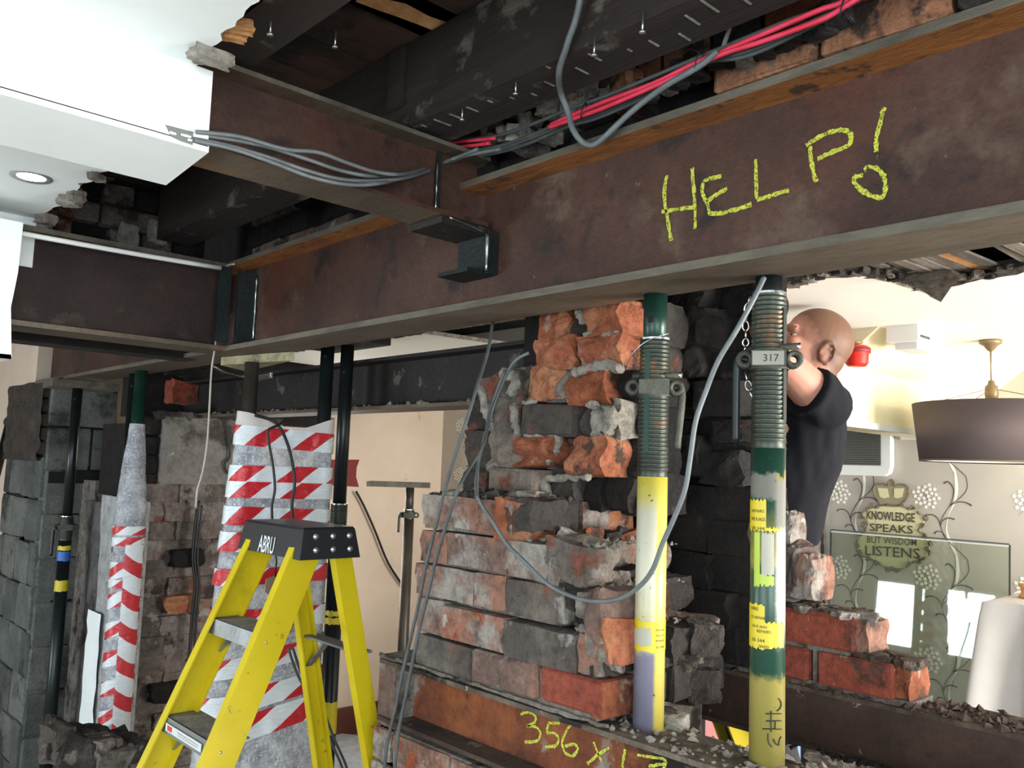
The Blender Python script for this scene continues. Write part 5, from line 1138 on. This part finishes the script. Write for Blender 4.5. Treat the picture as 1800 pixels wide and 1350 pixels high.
# pendant lamp
c = U(1741, 598, z=RC); r_ = 125*(c-CAM).dot(FH)/F; lp = thing('pendant_lamp', 'large dark drum-shade pendant lamp hanging at right', 'lamp', c)
dz = lambda py: U(1741, py, x=c.x).z
m = M(); m.lathe([(0, 0), (.036, 0), (.036, -.012), (.022, -.02), (.012, -.034), (.004, -.04)], c, 24); m.build('ceiling_rose', 'brass', lp)
m = M(); m.tube([c-Vector((0, 0, .03)), (c.x, c.y, dz(672))], .0028, 8); m.build('cord', 'brass', lp)
m = M(); zt = dz(668); m.lathe([(.003, 0), (.010, -.004), (.012, -.016), (.02, -.022), (.022, -.05), (.018, -.075), (0, -.078)], (c.x, c.y, zt), 20); m.build('lamp_holder', 'brass', lp)
st, sbm = dz(712), dz(812); rt, rb_ = r_*1.02, r_*.93
m = M(); m.lathe([(rt, st), (rt+.002, st+.002), (rb_+.002, sbm-.002), (rb_, sbm)], (c.x, c.y, 0), 64); m.build('lamp_shade', 'shade_fabric', lp)
m = M(); m.lathe([(rt-.003, st-.001), (rb_-.003, sbm+.001)], (c.x, c.y, 0), 64); m.build('shade_lining', 'shade_lining', lp)
m = M(); m.lathe([(rb_-.002, -.003), (rb_+.003, -.003), (rb_+.003, .003), (rb_-.002, .003)], (c.x, c.y, sbm), 64); m.build('shade_rim', 'print_dark', lp)
for k in range(3):
    a = 2*PI*k/3+.75; m = M(); m.tube([(c.x, c.y, zt-.03), (c.x+rt*math.cos(a), c.y+rt*math.sin(a), st)], .0014, 5); m.build('shade_wire', 'brass', lp)
# red alarm
c = U(1500, 601, y=1.283); al = thing('fire_alarm', 'small red fire alarm sounder hanging from the white ceiling behind the man', 'fire alarm', c)
m = M(); m.lathe([(0, 0), (.030, 0), (.030, -.006), (.012, -.010), (.010, -.03)], c, 20); m.build('ceiling_plate', 'brass', al)
q = U(1506, 626, x=c.x); m = M(); m.lathe([(.0, .036), (.030, .034), (.042, .026), (.042, .012), (.038, .008), (.036, -.024), (.028, -.034), (.012, -.036), (0, -.036)], q, 24); m.build('sounder_body', 'red_plastic', al)
m = M(); m.lathe([(.0425, .010), (.0435, .010), (.0435, .024), (.0425, .024)], q, 24); m.build('sounder_band', 'dark_red', al)
# emergency light
c = U(1610, 603, y=1.15); em = thing('emergency_light', 'flat white emergency light fitting on the ceiling right of the red alarm', 'ceiling light', c)
m = M(); m.box(c.x-.11, c.x+.11, c.y-.05, c.y+.05, c.z-.008, RC); m.build('housing', 'white_plastic', em); m = M(); m.box(c.x-.08, c.x+.05, c.y-.035, c.y+.035, c.z-.03, c.z-.008); m.build('diffuser', 'fan_body', em)
m = M(); m.box(c.x-.09, c.x-.02, c.y-.053, c.y-.05, c.z+.004, c.z+.012); m.build('slot', 'fan_dark', em)
# extractor on the wall
y0, y1 = U(1572, 790, x=WXE).y, U(1462, 790, x=WXE).y; zt, zb = U(1517, 745, x=WXE).z, U(1517, 836, x=WXE).z
ex = thing('wall_fan', 'square white wall fan with dark louvred grille on patterned wallpaper', 'extractor fan', (WXE, (y0+y1)/2, zb))
pts = []
for cx_, cy_, a0 in ((y1-.03, zb+.03, 0), (y0+.03, zb+.03, 1), (y0+.02, zt-.02, 2), (y1-.02, zt-.02, 3)):
    for k in range(5):
        a = (a0*90+ -0 + k*22.5)*PI/180; rr_ = .03 if a0 < 2 else .02
        pts.append((WXE-.004, cx_+rr_*math.cos(a)*1, cy_-rr_*math.sin(a)) if a0 == 0 else None)
pts = [(WXE-.002, y1-.035, zb), (WXE-.002, y1-.012, zb+.012), (WXE-.002, y1, zb+.05), (WXE-.002, y1, zt-.01), (WXE-.002, y1-.01, zt), (WXE-.002, y0+.01, zt), (WXE-.002, y0, zt-.01), (WXE-.002, y0, zb+.05), (WXE-.002, y0+.012, zb+.012), (WXE-.002, y0+.035, zb)]
m = M(); m.prism(pts, (-.045, 0, 0)); m.build('housing', 'fan_body', ex)
gy0, gy1, gz0, gz1 = y0+.045, y1-.05, zb+.05, zt-.012
m = M(); m.box(WXE-.049, WXE-.047, gy0, gy1, gz0, gz1); m.build('grille_opening', 'fan_dark', ex)
n = 20
for k in range(n):
    z = gz0+(gz1-gz0)*(k+.5)/n; m = M(); m.obox((WXE-.052, (gy0+gy1)/2, z), ((0, 1, 0), (.7, 0, .7), (.7, 0, -.7)), ((gy1-gy0)/2, .0042, .001)); m.build('louvre', 'grille', ex)
# small white junction box and black charred strip on the wall
c = U(1603, 766, x=WXE); jb = thing('junction_box', 'small white junction box high on the wallpaper beside the fan', 'junction box', c)
m = M(); m.box(WXE-.03, WXE-.001, c.y-.042, c.y+.042, c.z-.02, c.z+.02); m.build('box', 'white_plastic', jb); m = M(); m.lathe([(.0, .0), (.004, 0)], c-Vector((.031, 0, 0)), 8, 0, axis=(-1, 0, 0)); m.build('screw', 'print_grey', jb)
c0, c1_ = U(1447, 880, x=WXE), U(1451, 1060, x=WXE); bs = thing('pipe', 'thin blackened pipe running down the patterned wallpaper left of the glass', 'pipe', (WXE-.02, c0.y, c1_.z))
m = M(); q = [Vector((WXE-.02, c0.y+(c1_.y-c0.y)*k/24, c0.z+(c1_.z-c0.z)*k/24)) for k in range(25)]; m.tube(q, [.008*random.uniform(.6, 1.2) for _ in q], 8); m.build('pipe_run', 'rubble', bs)
# sign
sg = thing('wall_sign', 'crowned cream plaque of three planks reading KNOWLEDGE SPEAKS BUT WISDOM LISTENS', 'sign', U(1568, 925, x=WXE-.02))
S = lambda x, y, e=0: U(1480+x/7.5, 830+y/7.5, x=WXE-.02-e)
body = [(350, 470), (440, 470), (560, 437), (760, 437), (880, 480), (950, 470), (1010, 530), (1090, 600), (1080, 700), (1010, 770), (1110, 840), (1165, 960), (1150, 1080), (1060, 1150), (930, 1195), (850, 1250), (720, 1300), (560, 1255), (470, 1185), (330, 1135), (230, 1080), (190, 980), (230, 860), (300, 790), (335, 700), (320, 620), (255, 570), (320, 500)]
def clip(poly, lo, hi):
    def cut(P_, f):
        out = []
        for i in range(len(P_)):
            a, b = P_[i], P_[(i+1) % len(P_)]; fa, fb = f(a), f(b)
            if fa >= 0: out.append(a)
            if fa*fb < 0: t = fa/(fa-fb); out.append((a[0]+(b[0]-a[0])*t, a[1]+(b[1]-a[1])*t))
        return out
    return cut(cut(poly, lambda p: p[0]-lo), lambda p: hi-p[0])
for lo_, hi_ in ((0, 446), (452, 880), (886, 1400)):
    m = M(); m.prism([S(*p) for p in clip(body, lo_, hi_)], (-.010, 0, 0)); m.build('plank', 'sign_cream', sg)
m = M(); q = spline([S(x+random.uniform(-6, 6), y+random.uniform(-6, 6), .012) for x, y in body+[body[0]]], 5); m.tube(q, [.0045+.003*math.sin(i*1.3) for i in range(len(q))], 6); m.build('carved_border', 'sign_edge', sg)
for cx_, cy_ in ((390, 440), (920, 460), (250, 580), (1110, 610), (1100, 840), (230, 800), (240, 1050), (1130, 1010), (450, 1190), (880, 1210), (660, 1270), (720, 1290), (600, 1280), (280, 690), (1050, 700), (200, 960), (1165, 930), (340, 1130), (1020, 1170)):
    m = M(); k0 = random.choice((-1, 1)); m.tube([S(cx_+k0*(8+30*t)*math.cos(t*9), cy_+(8+30*t)*math.sin(t*9), .013) for t in [i/16 for i in range(17)]], .0028, 5); m.build('scroll', 'sign_edge', sg)
crown = [(500, 430), (490, 385), (440, 320), (415, 250), (425, 185), (480, 155), (560, 160), (615, 180), (605, 130), (650, 95), (695, 130), (685, 180), (740, 160), (830, 165), (885, 215), (890, 290), (845, 370), (800, 410), (810, 440), (660, 450)]
m = M(); m.prism([S(*p, .002) for p in crown], (-.010, 0, 0)); m.build('crown', 'sign_crown', sg)
for q in ([(470, 205), (600, 215), (622, 330), (560, 345), (500, 325)], [(690, 215), (820, 210), (795, 325), (740, 345), (685, 330)]):
    m = M(); m.prism([S(*p, .0125) for p in q], (-.0015, 0, 0)); m.build('crown_panel', 'sign_cream', sg)
m = M(); q = spline([S(x, y, .014) for x, y in crown+[crown[0]]], 4); m.tube(q, .003, 5); m.build('crown_outline', 'sign_edge', sg)
for s_, x0, x1, yc_, h_, bo in (('KNOWLEDGE', 340, 975, 582, 112, .025), ('SPEAKS', 380, 950, 742, 100, .01), ('BUT WISDOM', 345, 1000, 905, 85, .005), ('LISTENS', 318, 1040, 1050, 125, .01)):
    sl = .065; a, b = S(x0, yc_-(x1-x0)*sl/2), S(x1, yc_+(x1-x0)*sl/2); d = b-a; d.x = 0
    text(s_, (a+b)/2+Vector((-.0125, 0, 0)), d.normalized(), ZZ, d.length, h_/7.5*4.3/F, 'sign_text', sg, bold=bo)
    if s_ != 'KNOWLEDGE':   # the serifs of the lettering
        m = M(); mid = (a+b)/2; n_ = len(s_)
# pane of glass leaning before the wall
gx = 4.05; ta, tb_ = U(1461, 937, x=gx), U(1763, 953, x=3.95); tz = (ta.z+tb_.z)/2
gl = thing('glass_pane', 'large frameless greenish glass pane leaning in front of the plaque', 'glass pane', (gx-.1, (ta.y+tb_.y)/2, 0))
ya, yb_ = ta.y, tb_.y; lean = .12
m = M(); m.prism([(gx, ya, tz), (gx-.03, yb_, tz), (gx-.03-lean, yb_, .02), (gx-lean, ya, .02)], (.008, .001, 0)); m.build('pane', 'glass_pane', gl)
for p, q in (((gx+.004, ya, tz+.003), (gx-.026, yb_, tz+.003)), ((gx+.004, ya+.003, tz), (gx+.004-lean, ya+.003, .02)), ((gx-.026, yb_-.003, tz), (gx-.026-lean, yb_-.003, .02))):
    m = M(); m.bar(p, q, (1, 0, 0), .010, .005); m.build('pane_edge', 'glass_edge', gl)
m = M(); m.bar((gx-.002, ya, tz-.006), (gx-.032, yb_, tz-.006), (0, 0, 1), .005, .002); m.build('pale_strip', 'fan_body', gl)  # pale opaque strip along the top of the pane
# furniture under a white sheet
C0 = U(1732, 1058, z=E-.43); sh = thing('covered_furniture', 'tall stack of furniture draped in a creased white dust sheet', 'dust sheet', (C0.x+.35, C0.y-.35, 0))
W2 = .5; per = [(C0.x, C0.y), (C0.x, C0.y-W2), (C0.x+W2, C0.y-W2), (C0.x+W2, C0.y)]
def drape(u, v):
    s = u*4; i = int(s) % 4; t = s-int(s); a, b = per[i], per[(i+1) % 4]; x, y = a[0]+(b[0]-a[0])*t, a[1]+(b[1]-a[1])*t
    cx_, cy_ = C0.x+W2/2, C0.y-W2/2; d = Vector((x-cx_, y-cy_, 0)).normalized(); cn = 1-min(t, 1-t)*2; cn = cn**6
    drop = v*1.47; e = .012+.07*v+.10*cn*v + .06*v**.6*math.sin(u*2*PI*11+1+v)+.022*v*math.sin(u*2*PI*27)
    return Vector((x+d.x*e, y+d.y*e, E-.43-drop+ (.01*math.sin(t*9) if v == 0 else 0)))
m = M(); m.grid(drape, 240, 30, wrap=True); m.add([(C0.x, C0.y, E-.43), (C0.x, C0.y-W2, E-.425), (C0.x+W2, C0.y-W2, E-.425), (C0.x+W2, C0.y, E-.425)], [(0, 1, 2, 3)]); m.build('dust_sheet', 'sheet', sh)
c = U(1793, 1050, z=E-.424); wb = thing('wooden_spool', 'small orange wooden spool standing on the dust sheet', 'spool', c)
m = M(); m.lathe([(0, 0), (.03, 0), (.03, .008), (.022, .012), (.022, .036), (.03, .040), (.03, .05), (0, .05)], c+Vector((.02, -.02, 0)), 20); m.build('spool', 'wood_orange', wb)
# odds and ends seen below the lower right beam
c = U(1237, 1262, d=2.95); pk = thing('pink_board', 'pink insulation board standing beyond the beam, only its corner visible', 'board', (c.x, c.y, 0))
m = M(); d = Vector((RH.x, RH.y, 0)); m.obox((c.x, c.y, (c.z+.06)/2), (d, (-d.y, d.x, 0), ZZ), (.05, .02, (c.z+.06)/2)); m.build('board', 'pink', pk)
c = U(1386, 1312, d=2.7); bl = thing('blue_board', 'pale blue board edge beside the marked prop under the beam', 'board', (c.x, c.y, 0))
m = M(); m.obox((c.x, c.y, (c.z+.05)/2), (d, (-d.y, d.x, 0), ZZ), (.03, .02, (c.z+.05)/2)); m.build('board', 'blue_board', bl)
c = U(1430, 1318, d=3.35); rp = thing('plasterboard_stack', 'stack of broken plasterboard pieces seen under the lower right beam', 'plasterboard', (c.x, c.y, 0))
for k in range(7): piece('R', 'grey_plaster' if k % 2 else 'rubble', rp, (c.x+random.uniform(0, .1), c.y+random.uniform(-.12, .03), .07+k*.125), (.36, .32, .15), rz=k*.9, name='broken_board')
m = M(); m.box(c.x+.08, c.x+.12, c.y-.3, c.y-.26, 0, 1.05); m.build('upright_lath', 'lath', rp)
# cream wall room
c = U(621, 832, y=5.24); rt_ = thing('paper_tag', 'dark red torn paper tag on the cream wall beside the right prop', 'paper tag', c)
m = M(); m.prism([U(px, py, y=5.294) for px, py in ((578, 808), (632, 808), (627, 822), (626, 838), (631, 856), (580, 853), (584, 830))], (0, .004, 0)); m.build('paper', 'dark_red', rt_)
m = M(); q = [U(px, py, z=.012) for px, py in ((566, 1302), (600, 1292), (660, 1300), (720, 1296), (760, 1370), (700, 1420), (540, 1420))]; m.prism(q, (0, 0, .012)); m.build('dust_sheet', 'dust_sheet', None, label='crumpled bluish dust sheet spread on the floor behind the ladder', cat='dust sheet')
a, b = U(668, 1262, y=5.2), U(722, 1240, y=5.2); mc = thing('metal_channel', 'short galvanised metal channel beside the pier near the floor', 'metal channel', a)
m = M(); m.bar(a, b, (0, 1, 0), .06, .004); m.bar(a-ZZ*.07, b-ZZ*.07, (0, 0, 1), .16, .004); m.build('channel', 'alu', mc)
a, b = U(17, 742, y=5.95), U(-16, 870, y=5.85); bp_ = thing('pole', 'dark pole leaning against the cream wall at the far left edge', 'pole', b)
m = M(); m.tube([a, b, a+(b-a)*(a.z/(a.z-b.z))], .024, 12); m.build('pole_tube', 'dark_tube', bp_); m = M(); m.ball(a, .035, 8); m.build('pole_cap', 'black_plastic', bp_)
# a brown cardboard tag hanging at the wrapped sheet
c = U(478, 1035, y=2.55); ct = thing('card_tag', 'torn brown card tag hanging on a wire between the ladder rails', 'tag', c)
m = M(); m.prism([U(px, py, y=2.55) for px, py in ((468, 1018), (484, 1012), (494, 1022), (490, 1042), (480, 1052), (466, 1040))], (0, .004, 0)); m.build('card', 'brown_card', ct)
m = M(); m.tube([U(484, 1014, y=2.55), U(486, 985, y=2.55), U(483, 960, y=2.57), U(479, 925, y=2.6)], .003, 6); m.build('wire', 'black_cable', ct)
# ================================================================== the man
DP = 2.45; B0 = Vector((.681+.733*.3647, .733-.681*.3647, 0))*DP
FV = -RH.copy(); LV = -FH.copy()
def Bd(f, l, z): return B0 + FV*f + LV*l + ZZ*(E+z)
def loft(m, secs, n=24, mi=0):
    """secs: centre, half width along LV, half depth along FV"""
    vs = []
    for k, (c, a, b) in enumerate(secs):
        c0 = secs[max(k-1, 0)][0]; c1 = secs[min(k+1, len(secs)-1)][0]; t = (c1-c0).normalized(); fx = (FV-t*FV.dot(t)).normalized()
        for j in range(n):
            th = 2*PI*j/n; s_, co = math.sin(th), math.cos(th); e = .85
            vs.append(c + LV*a*math.copysign(abs(co)**e, co) + fx*b*math.copysign(abs(s_)**e, s_))
    k = len(secs); m.add(vs, [(i*n+j, i*n+(j+1) % n, (i+1)*n+(j+1) % n, (i+1)*n+j) for i in range(k-1) for j in range(n)]+[tuple(reversed(range(n))), tuple((k-1)*n+j for j in range(n))], mi)
def ell(m, c, rf_, rl, rz_, tilt=0, n=14):
    cs, sn = math.cos(tilt), math.sin(tilt); fx = FV*cs+ZZ*sn; zx = ZZ*cs-FV*sn
    m.grid(lambda u, v: c + fx*rf_*math.cos(2*PI*u)*math.sin(PI*(.002+.996*v)) + LV*rl*math.sin(2*PI*u)*math.sin(PI*(.002+.996*v)) - zx*rz_*math.cos(PI*v), n*2, n, 0, True, True)
def fuse(m, name, mats, voxel, smooth, parent, it=4):
    me = m.mesh('tmp', mats); o = bpy.data.objects.new('tmp', me); COL.objects.link(o)
    r = o.modifiers.new('r', 'REMESH'); r.mode = 'VOXEL'; r.voxel_size = voxel; r.use_smooth_shade = True
    s = o.modifiers.new('s', 'SMOOTH'); s.factor = smooth; s.iterations = it
    me2 = to_mesh(o, name); bpy.data.objects.remove(o)
    me2.materials.clear()
    for k in (mats if isinstance(mats, list) else [mats]): me2.materials.append(MATS[k])
    return link(name, me2, parent)
man = thing('person', 'man with shaved head in a black t-shirt reaching up, seen beside the marked prop', 'person', (B0.x+FV.x*.1, B0.y+FV.y*.1, .82))
b = M()
HT = .36; HC = Bd(.030, 0, .378); cs, sn = math.cos(HT), math.sin(HT)
def Hd(f, l, z): return HC + (FV*cs+ZZ*sn)*f + LV*l + (ZZ*cs-FV*sn)*z
ell(b, Hd(-.012, 0, .028), .098, .077, .088, HT); ell(b, Hd(.022, 0, -.03), .070, .062, .085, HT); ell(b, Hd(.052, 0, -.080), .036, .036, .028, HT); ell(b, Hd(-.04, 0, -.02), .06, .060, .06, HT)
ell(b, Hd(.078, 0, .024), .018, .050, .013, HT); b.tube([Hd(.082, 0, .014), Hd(.098, 0, -.008), Hd(.112, 0, -.028)], [.009, .011, .014], 10); ell(b, Hd(.100, .012, -.030), .010, .009, .008, HT); ell(b, Hd(.100, -.012, -.030), .010, .009, .008, HT)
ell(b, Hd(.086, 0, -.060), .010, .024, .006, HT); ell(b, Hd(.084, 0, -.071), .010, .022, .007, HT)
for s in (-1, 1):
    ell(b, Hd(.062, s*.040, -.022), .022, .018, .02, HT); ell(b, Hd(.070, s*.031, .012), .014, .017, .008, HT)
    ec = Hd(-.018, s*.073, -.028); ell(b, ec, .016, .010, .028, HT-.15)
    rim = [ec + LV*s*(.008-.003*math.cos(t)) + (FV*cs+ZZ*sn)*(-.004+.019*math.cos(t)) + (ZZ*cs-FV*sn)*(.033*math.sin(t)+.002) for t in [PI*(.0+1.5*k/12)-.2 for k in range(13)]]
    b.tube(rim, .0048, 6); ell(b, ec-(ZZ*cs)*.028+LV*s*.003, .008, .006, .009, HT)
b.tube([Hd(-.028, 0, -.04), Bd(.030, 0, .285), Bd(.045, 0, .20)], [.060, .058, .066], 20)
b.tube([Hd(-.058, 0, -.045), Bd(-.006, 0, .265), Bd(.015, 0, .19)], [.030, .032, .040], 12)
loft(b, [(Bd(.02, 0, .225), .10, .07), (Bd(.045, 0, .185), .155, .085), (Bd(.075, 0, .13), .165, .10), (Bd(.095, 0, .06), .16, .105), (Bd(.125, 0, -.02), .15, .105), (Bd(.145, 0, -.10), .155, .105), (Bd(.175, 0, -.18), .165, .11), (Bd(.18, 0, -.25), .15, .10)])
def hand(m, wr_, dr_, pn, s):
    """wrist, pointing direction, palm normal; five curled fingers round a bar"""
    dr_ = dr_.normalized(); pn = (pn-dr_*pn.dot(dr_)).normalized(); sd_ = dr_.cross(pn)*s; pc = wr_+dr_*.045
    m.obox(pc, (dr_, sd_, pn), (.045, .038, .012)); m.tube([wr_-dr_*.02, wr_+dr_*.02], [.026, .030], 10)
    for k, (w_, L_) in enumerate(((-.030, .068), (-.010, .078), (.010, .073), (.029, .058))):
        p = wr_+dr_*.085+sd_*w_; q = p+dr_*L_*.42+pn*.006; r2 = q+dr_*L_*.18+pn*L_*.32; t2 = r2-dr_*L_*.12+pn*L_*.24
        m.tube([p-dr_*.02, p, q, r2, t2], [.0095, .0095, .0088, .008, .007], 8)
    p = wr_+dr_*.022-sd_*.034; m.tube([p, p-sd_*.022+dr_*.022+pn*.012, p-sd_*.018+dr_*.048+pn*.030, p-sd_*.004+dr_*.066+pn*.036], [.012, .0115, .010, .0085], 8)
arms = {}
for s in (1, -1):
    shd = Bd(.050, s*.155, .195); el = Bd(.200, s*.225 if s > 0 else -.20, .31); wr_ = Bd(.335, s*.13, .425)
    if s < 0: el = Bd(.13, -.27, .27)
    b.tube([shd+LV*s*-.03, shd, shd.lerp(el, .35), shd.lerp(el, .75), el, el.lerp(wr_, .25), el.lerp(wr_, .7), wr_], [.058, .060, .055, .047, .043, .045, .034, .027], 16)
    hand(b, wr_, Bd(.42, s*.08, .46)-wr_, ZZ, s); arms[s] = (shd, el)
    hp = Bd(.18, s*.085, -.22); kn = Bd(.205, s*.11, -.62); an = Bd(.10, s*.11, -1.0)
    b.tube([hp, hp.lerp(kn, .3), hp.lerp(kn, .8), kn, kn.lerp(an, .3), an], [.085, .082, .06, .054, .054, .036], 16)
    b.tube([an, an+FV*.03-ZZ*.03, an+FV*.12-ZZ*.045], [.036, .036, .028], 10)
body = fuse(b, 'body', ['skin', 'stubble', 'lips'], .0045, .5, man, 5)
axf = FV*cs+ZZ*sn; axz = ZZ*cs-FV*sn
for p in body.data.polygons:
    q = Vector(p.center)-HC; f_, l_, z_ = q.dot(axf), q.dot(LV), q.dot(axz)
    if q.length < .16:
        if -.078 < z_ < -.054 and f_ > .080 and abs(l_) < .026: p.material_index = 2
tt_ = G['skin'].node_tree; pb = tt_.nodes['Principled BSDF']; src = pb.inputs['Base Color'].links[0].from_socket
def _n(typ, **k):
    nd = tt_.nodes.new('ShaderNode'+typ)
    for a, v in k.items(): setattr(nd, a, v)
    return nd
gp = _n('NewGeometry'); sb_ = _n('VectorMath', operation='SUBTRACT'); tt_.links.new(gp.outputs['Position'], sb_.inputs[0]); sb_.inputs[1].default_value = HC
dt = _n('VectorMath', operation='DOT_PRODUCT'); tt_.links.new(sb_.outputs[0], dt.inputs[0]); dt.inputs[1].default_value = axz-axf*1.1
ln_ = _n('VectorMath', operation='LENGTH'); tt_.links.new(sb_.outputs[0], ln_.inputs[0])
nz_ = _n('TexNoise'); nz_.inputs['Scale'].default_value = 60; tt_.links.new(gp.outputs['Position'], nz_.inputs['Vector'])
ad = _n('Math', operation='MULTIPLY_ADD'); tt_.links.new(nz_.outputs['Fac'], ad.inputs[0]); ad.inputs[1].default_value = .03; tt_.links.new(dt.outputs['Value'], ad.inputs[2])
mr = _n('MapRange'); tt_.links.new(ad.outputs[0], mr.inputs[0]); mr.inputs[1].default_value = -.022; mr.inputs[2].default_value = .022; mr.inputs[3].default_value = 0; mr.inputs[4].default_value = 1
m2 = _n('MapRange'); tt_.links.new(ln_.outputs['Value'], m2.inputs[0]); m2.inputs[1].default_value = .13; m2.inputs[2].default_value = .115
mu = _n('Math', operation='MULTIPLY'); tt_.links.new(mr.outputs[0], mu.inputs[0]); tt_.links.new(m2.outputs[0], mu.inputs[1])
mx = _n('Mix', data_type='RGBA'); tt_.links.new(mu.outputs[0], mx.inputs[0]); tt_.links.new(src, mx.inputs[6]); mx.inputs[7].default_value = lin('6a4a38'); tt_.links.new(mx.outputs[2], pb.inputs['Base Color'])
for s in (-1, 1):
    m = M(); ell(m, Hd(.064, s*.031, .001), .0125, .0125, .0115, HT); e_ = m.build('eye', 'eye_white', body); m = M(); ell(m, Hd(.0735, s*.031, .001), .0055, .0055, .0055, HT); m.build('iris', 'eye_iris', body)
    m = M(); m.tube([Hd(.083, s*.014, .022), Hd(.086, s*.032, .027), Hd(.075, s*.050, .021)], [.003, .004, .002], 6, sub=3); m.build('eyebrow', 'stubble', body)
# t-shirt
t = M()
loft(t, [(Bd(.014, 0, .243), .078, .074), (Bd(.03, 0, .218), .125, .084), (Bd(.047, 0, .185), .168, .098), (Bd(.072, 0, .13), .180, .115), (Bd(.090, 0, .06), .182, .122), (Bd(.118, 0, -.02), .178, .122), (Bd(.135, 0, -.10), .178, .122), (Bd(.158, 0, -.165), .178, .118)], 30)
for s in (1, -1):
    shd, el = arms[s]; d = (el-shd); t.tube([shd-LV*s*.06-ZZ*.015, shd-ZZ*.003, shd+d*.22-ZZ*.004, shd+d*.40-ZZ*.010], [.072, .070, .070, .075], 20)
tee = fuse(t, 'tshirt', 'tshirt', .006, .5, man, 6)
for v in tee.data.vertices:
    k = noise.noise(Vector(v.co)*11)*.007 + noise.noise(Vector((v.co.x*28, v.co.y*28, v.co.z*14)))*.006
    v.co += v.normal*k
t = M()
loft(t, [(Bd(.168, 0, -.15), .17, .115), (Bd(.178, 0, -.20), .175, .122), (Bd(.182, 0, -.27), .165, .115)])
for s in (1, -1):
    hp = Bd(.18, s*.085, -.22); kn = Bd(.205, s*.11, -.62); an = Bd(.10, s*.11, -.985); t.tube([hp, hp.lerp(kn, .3), kn, kn.lerp(an, .4), an], [.098, .092, .070, .066, .058], 16)
fuse(t, 'trousers', 'trousers', .008, .5, man, 5)
for s in (1, -1):
    an = Bd(.10, s*.11, -1.0); m = M(); m.tube([an+ZZ*.03, an-ZZ*.02, an+FV*.03-ZZ*.035, an+FV*.10-ZZ*.042, an+FV*.165-ZZ*.048], [.046, .045, .044, .040, .028], 14, sub=3); fuse(m, 'boot', 'boot', .005, .5, man)
    m = M(); c = an+FV*.06-ZZ*.070; m.obox(c, (FV, LV, ZZ), (.115, .042, .012)); m.build('boot_sole', 'black_plastic', man)
# the stepladder he stands on
mc = Bd(.32, -.17, 0); stz = E-1.082
stepladder('second yellow stepladder, under the man beyond the lower beams', (mc.x, mc.y, 0), LV, FV, stz+.02+.699, .34, .10, .56, .10, None, .05, names=False)
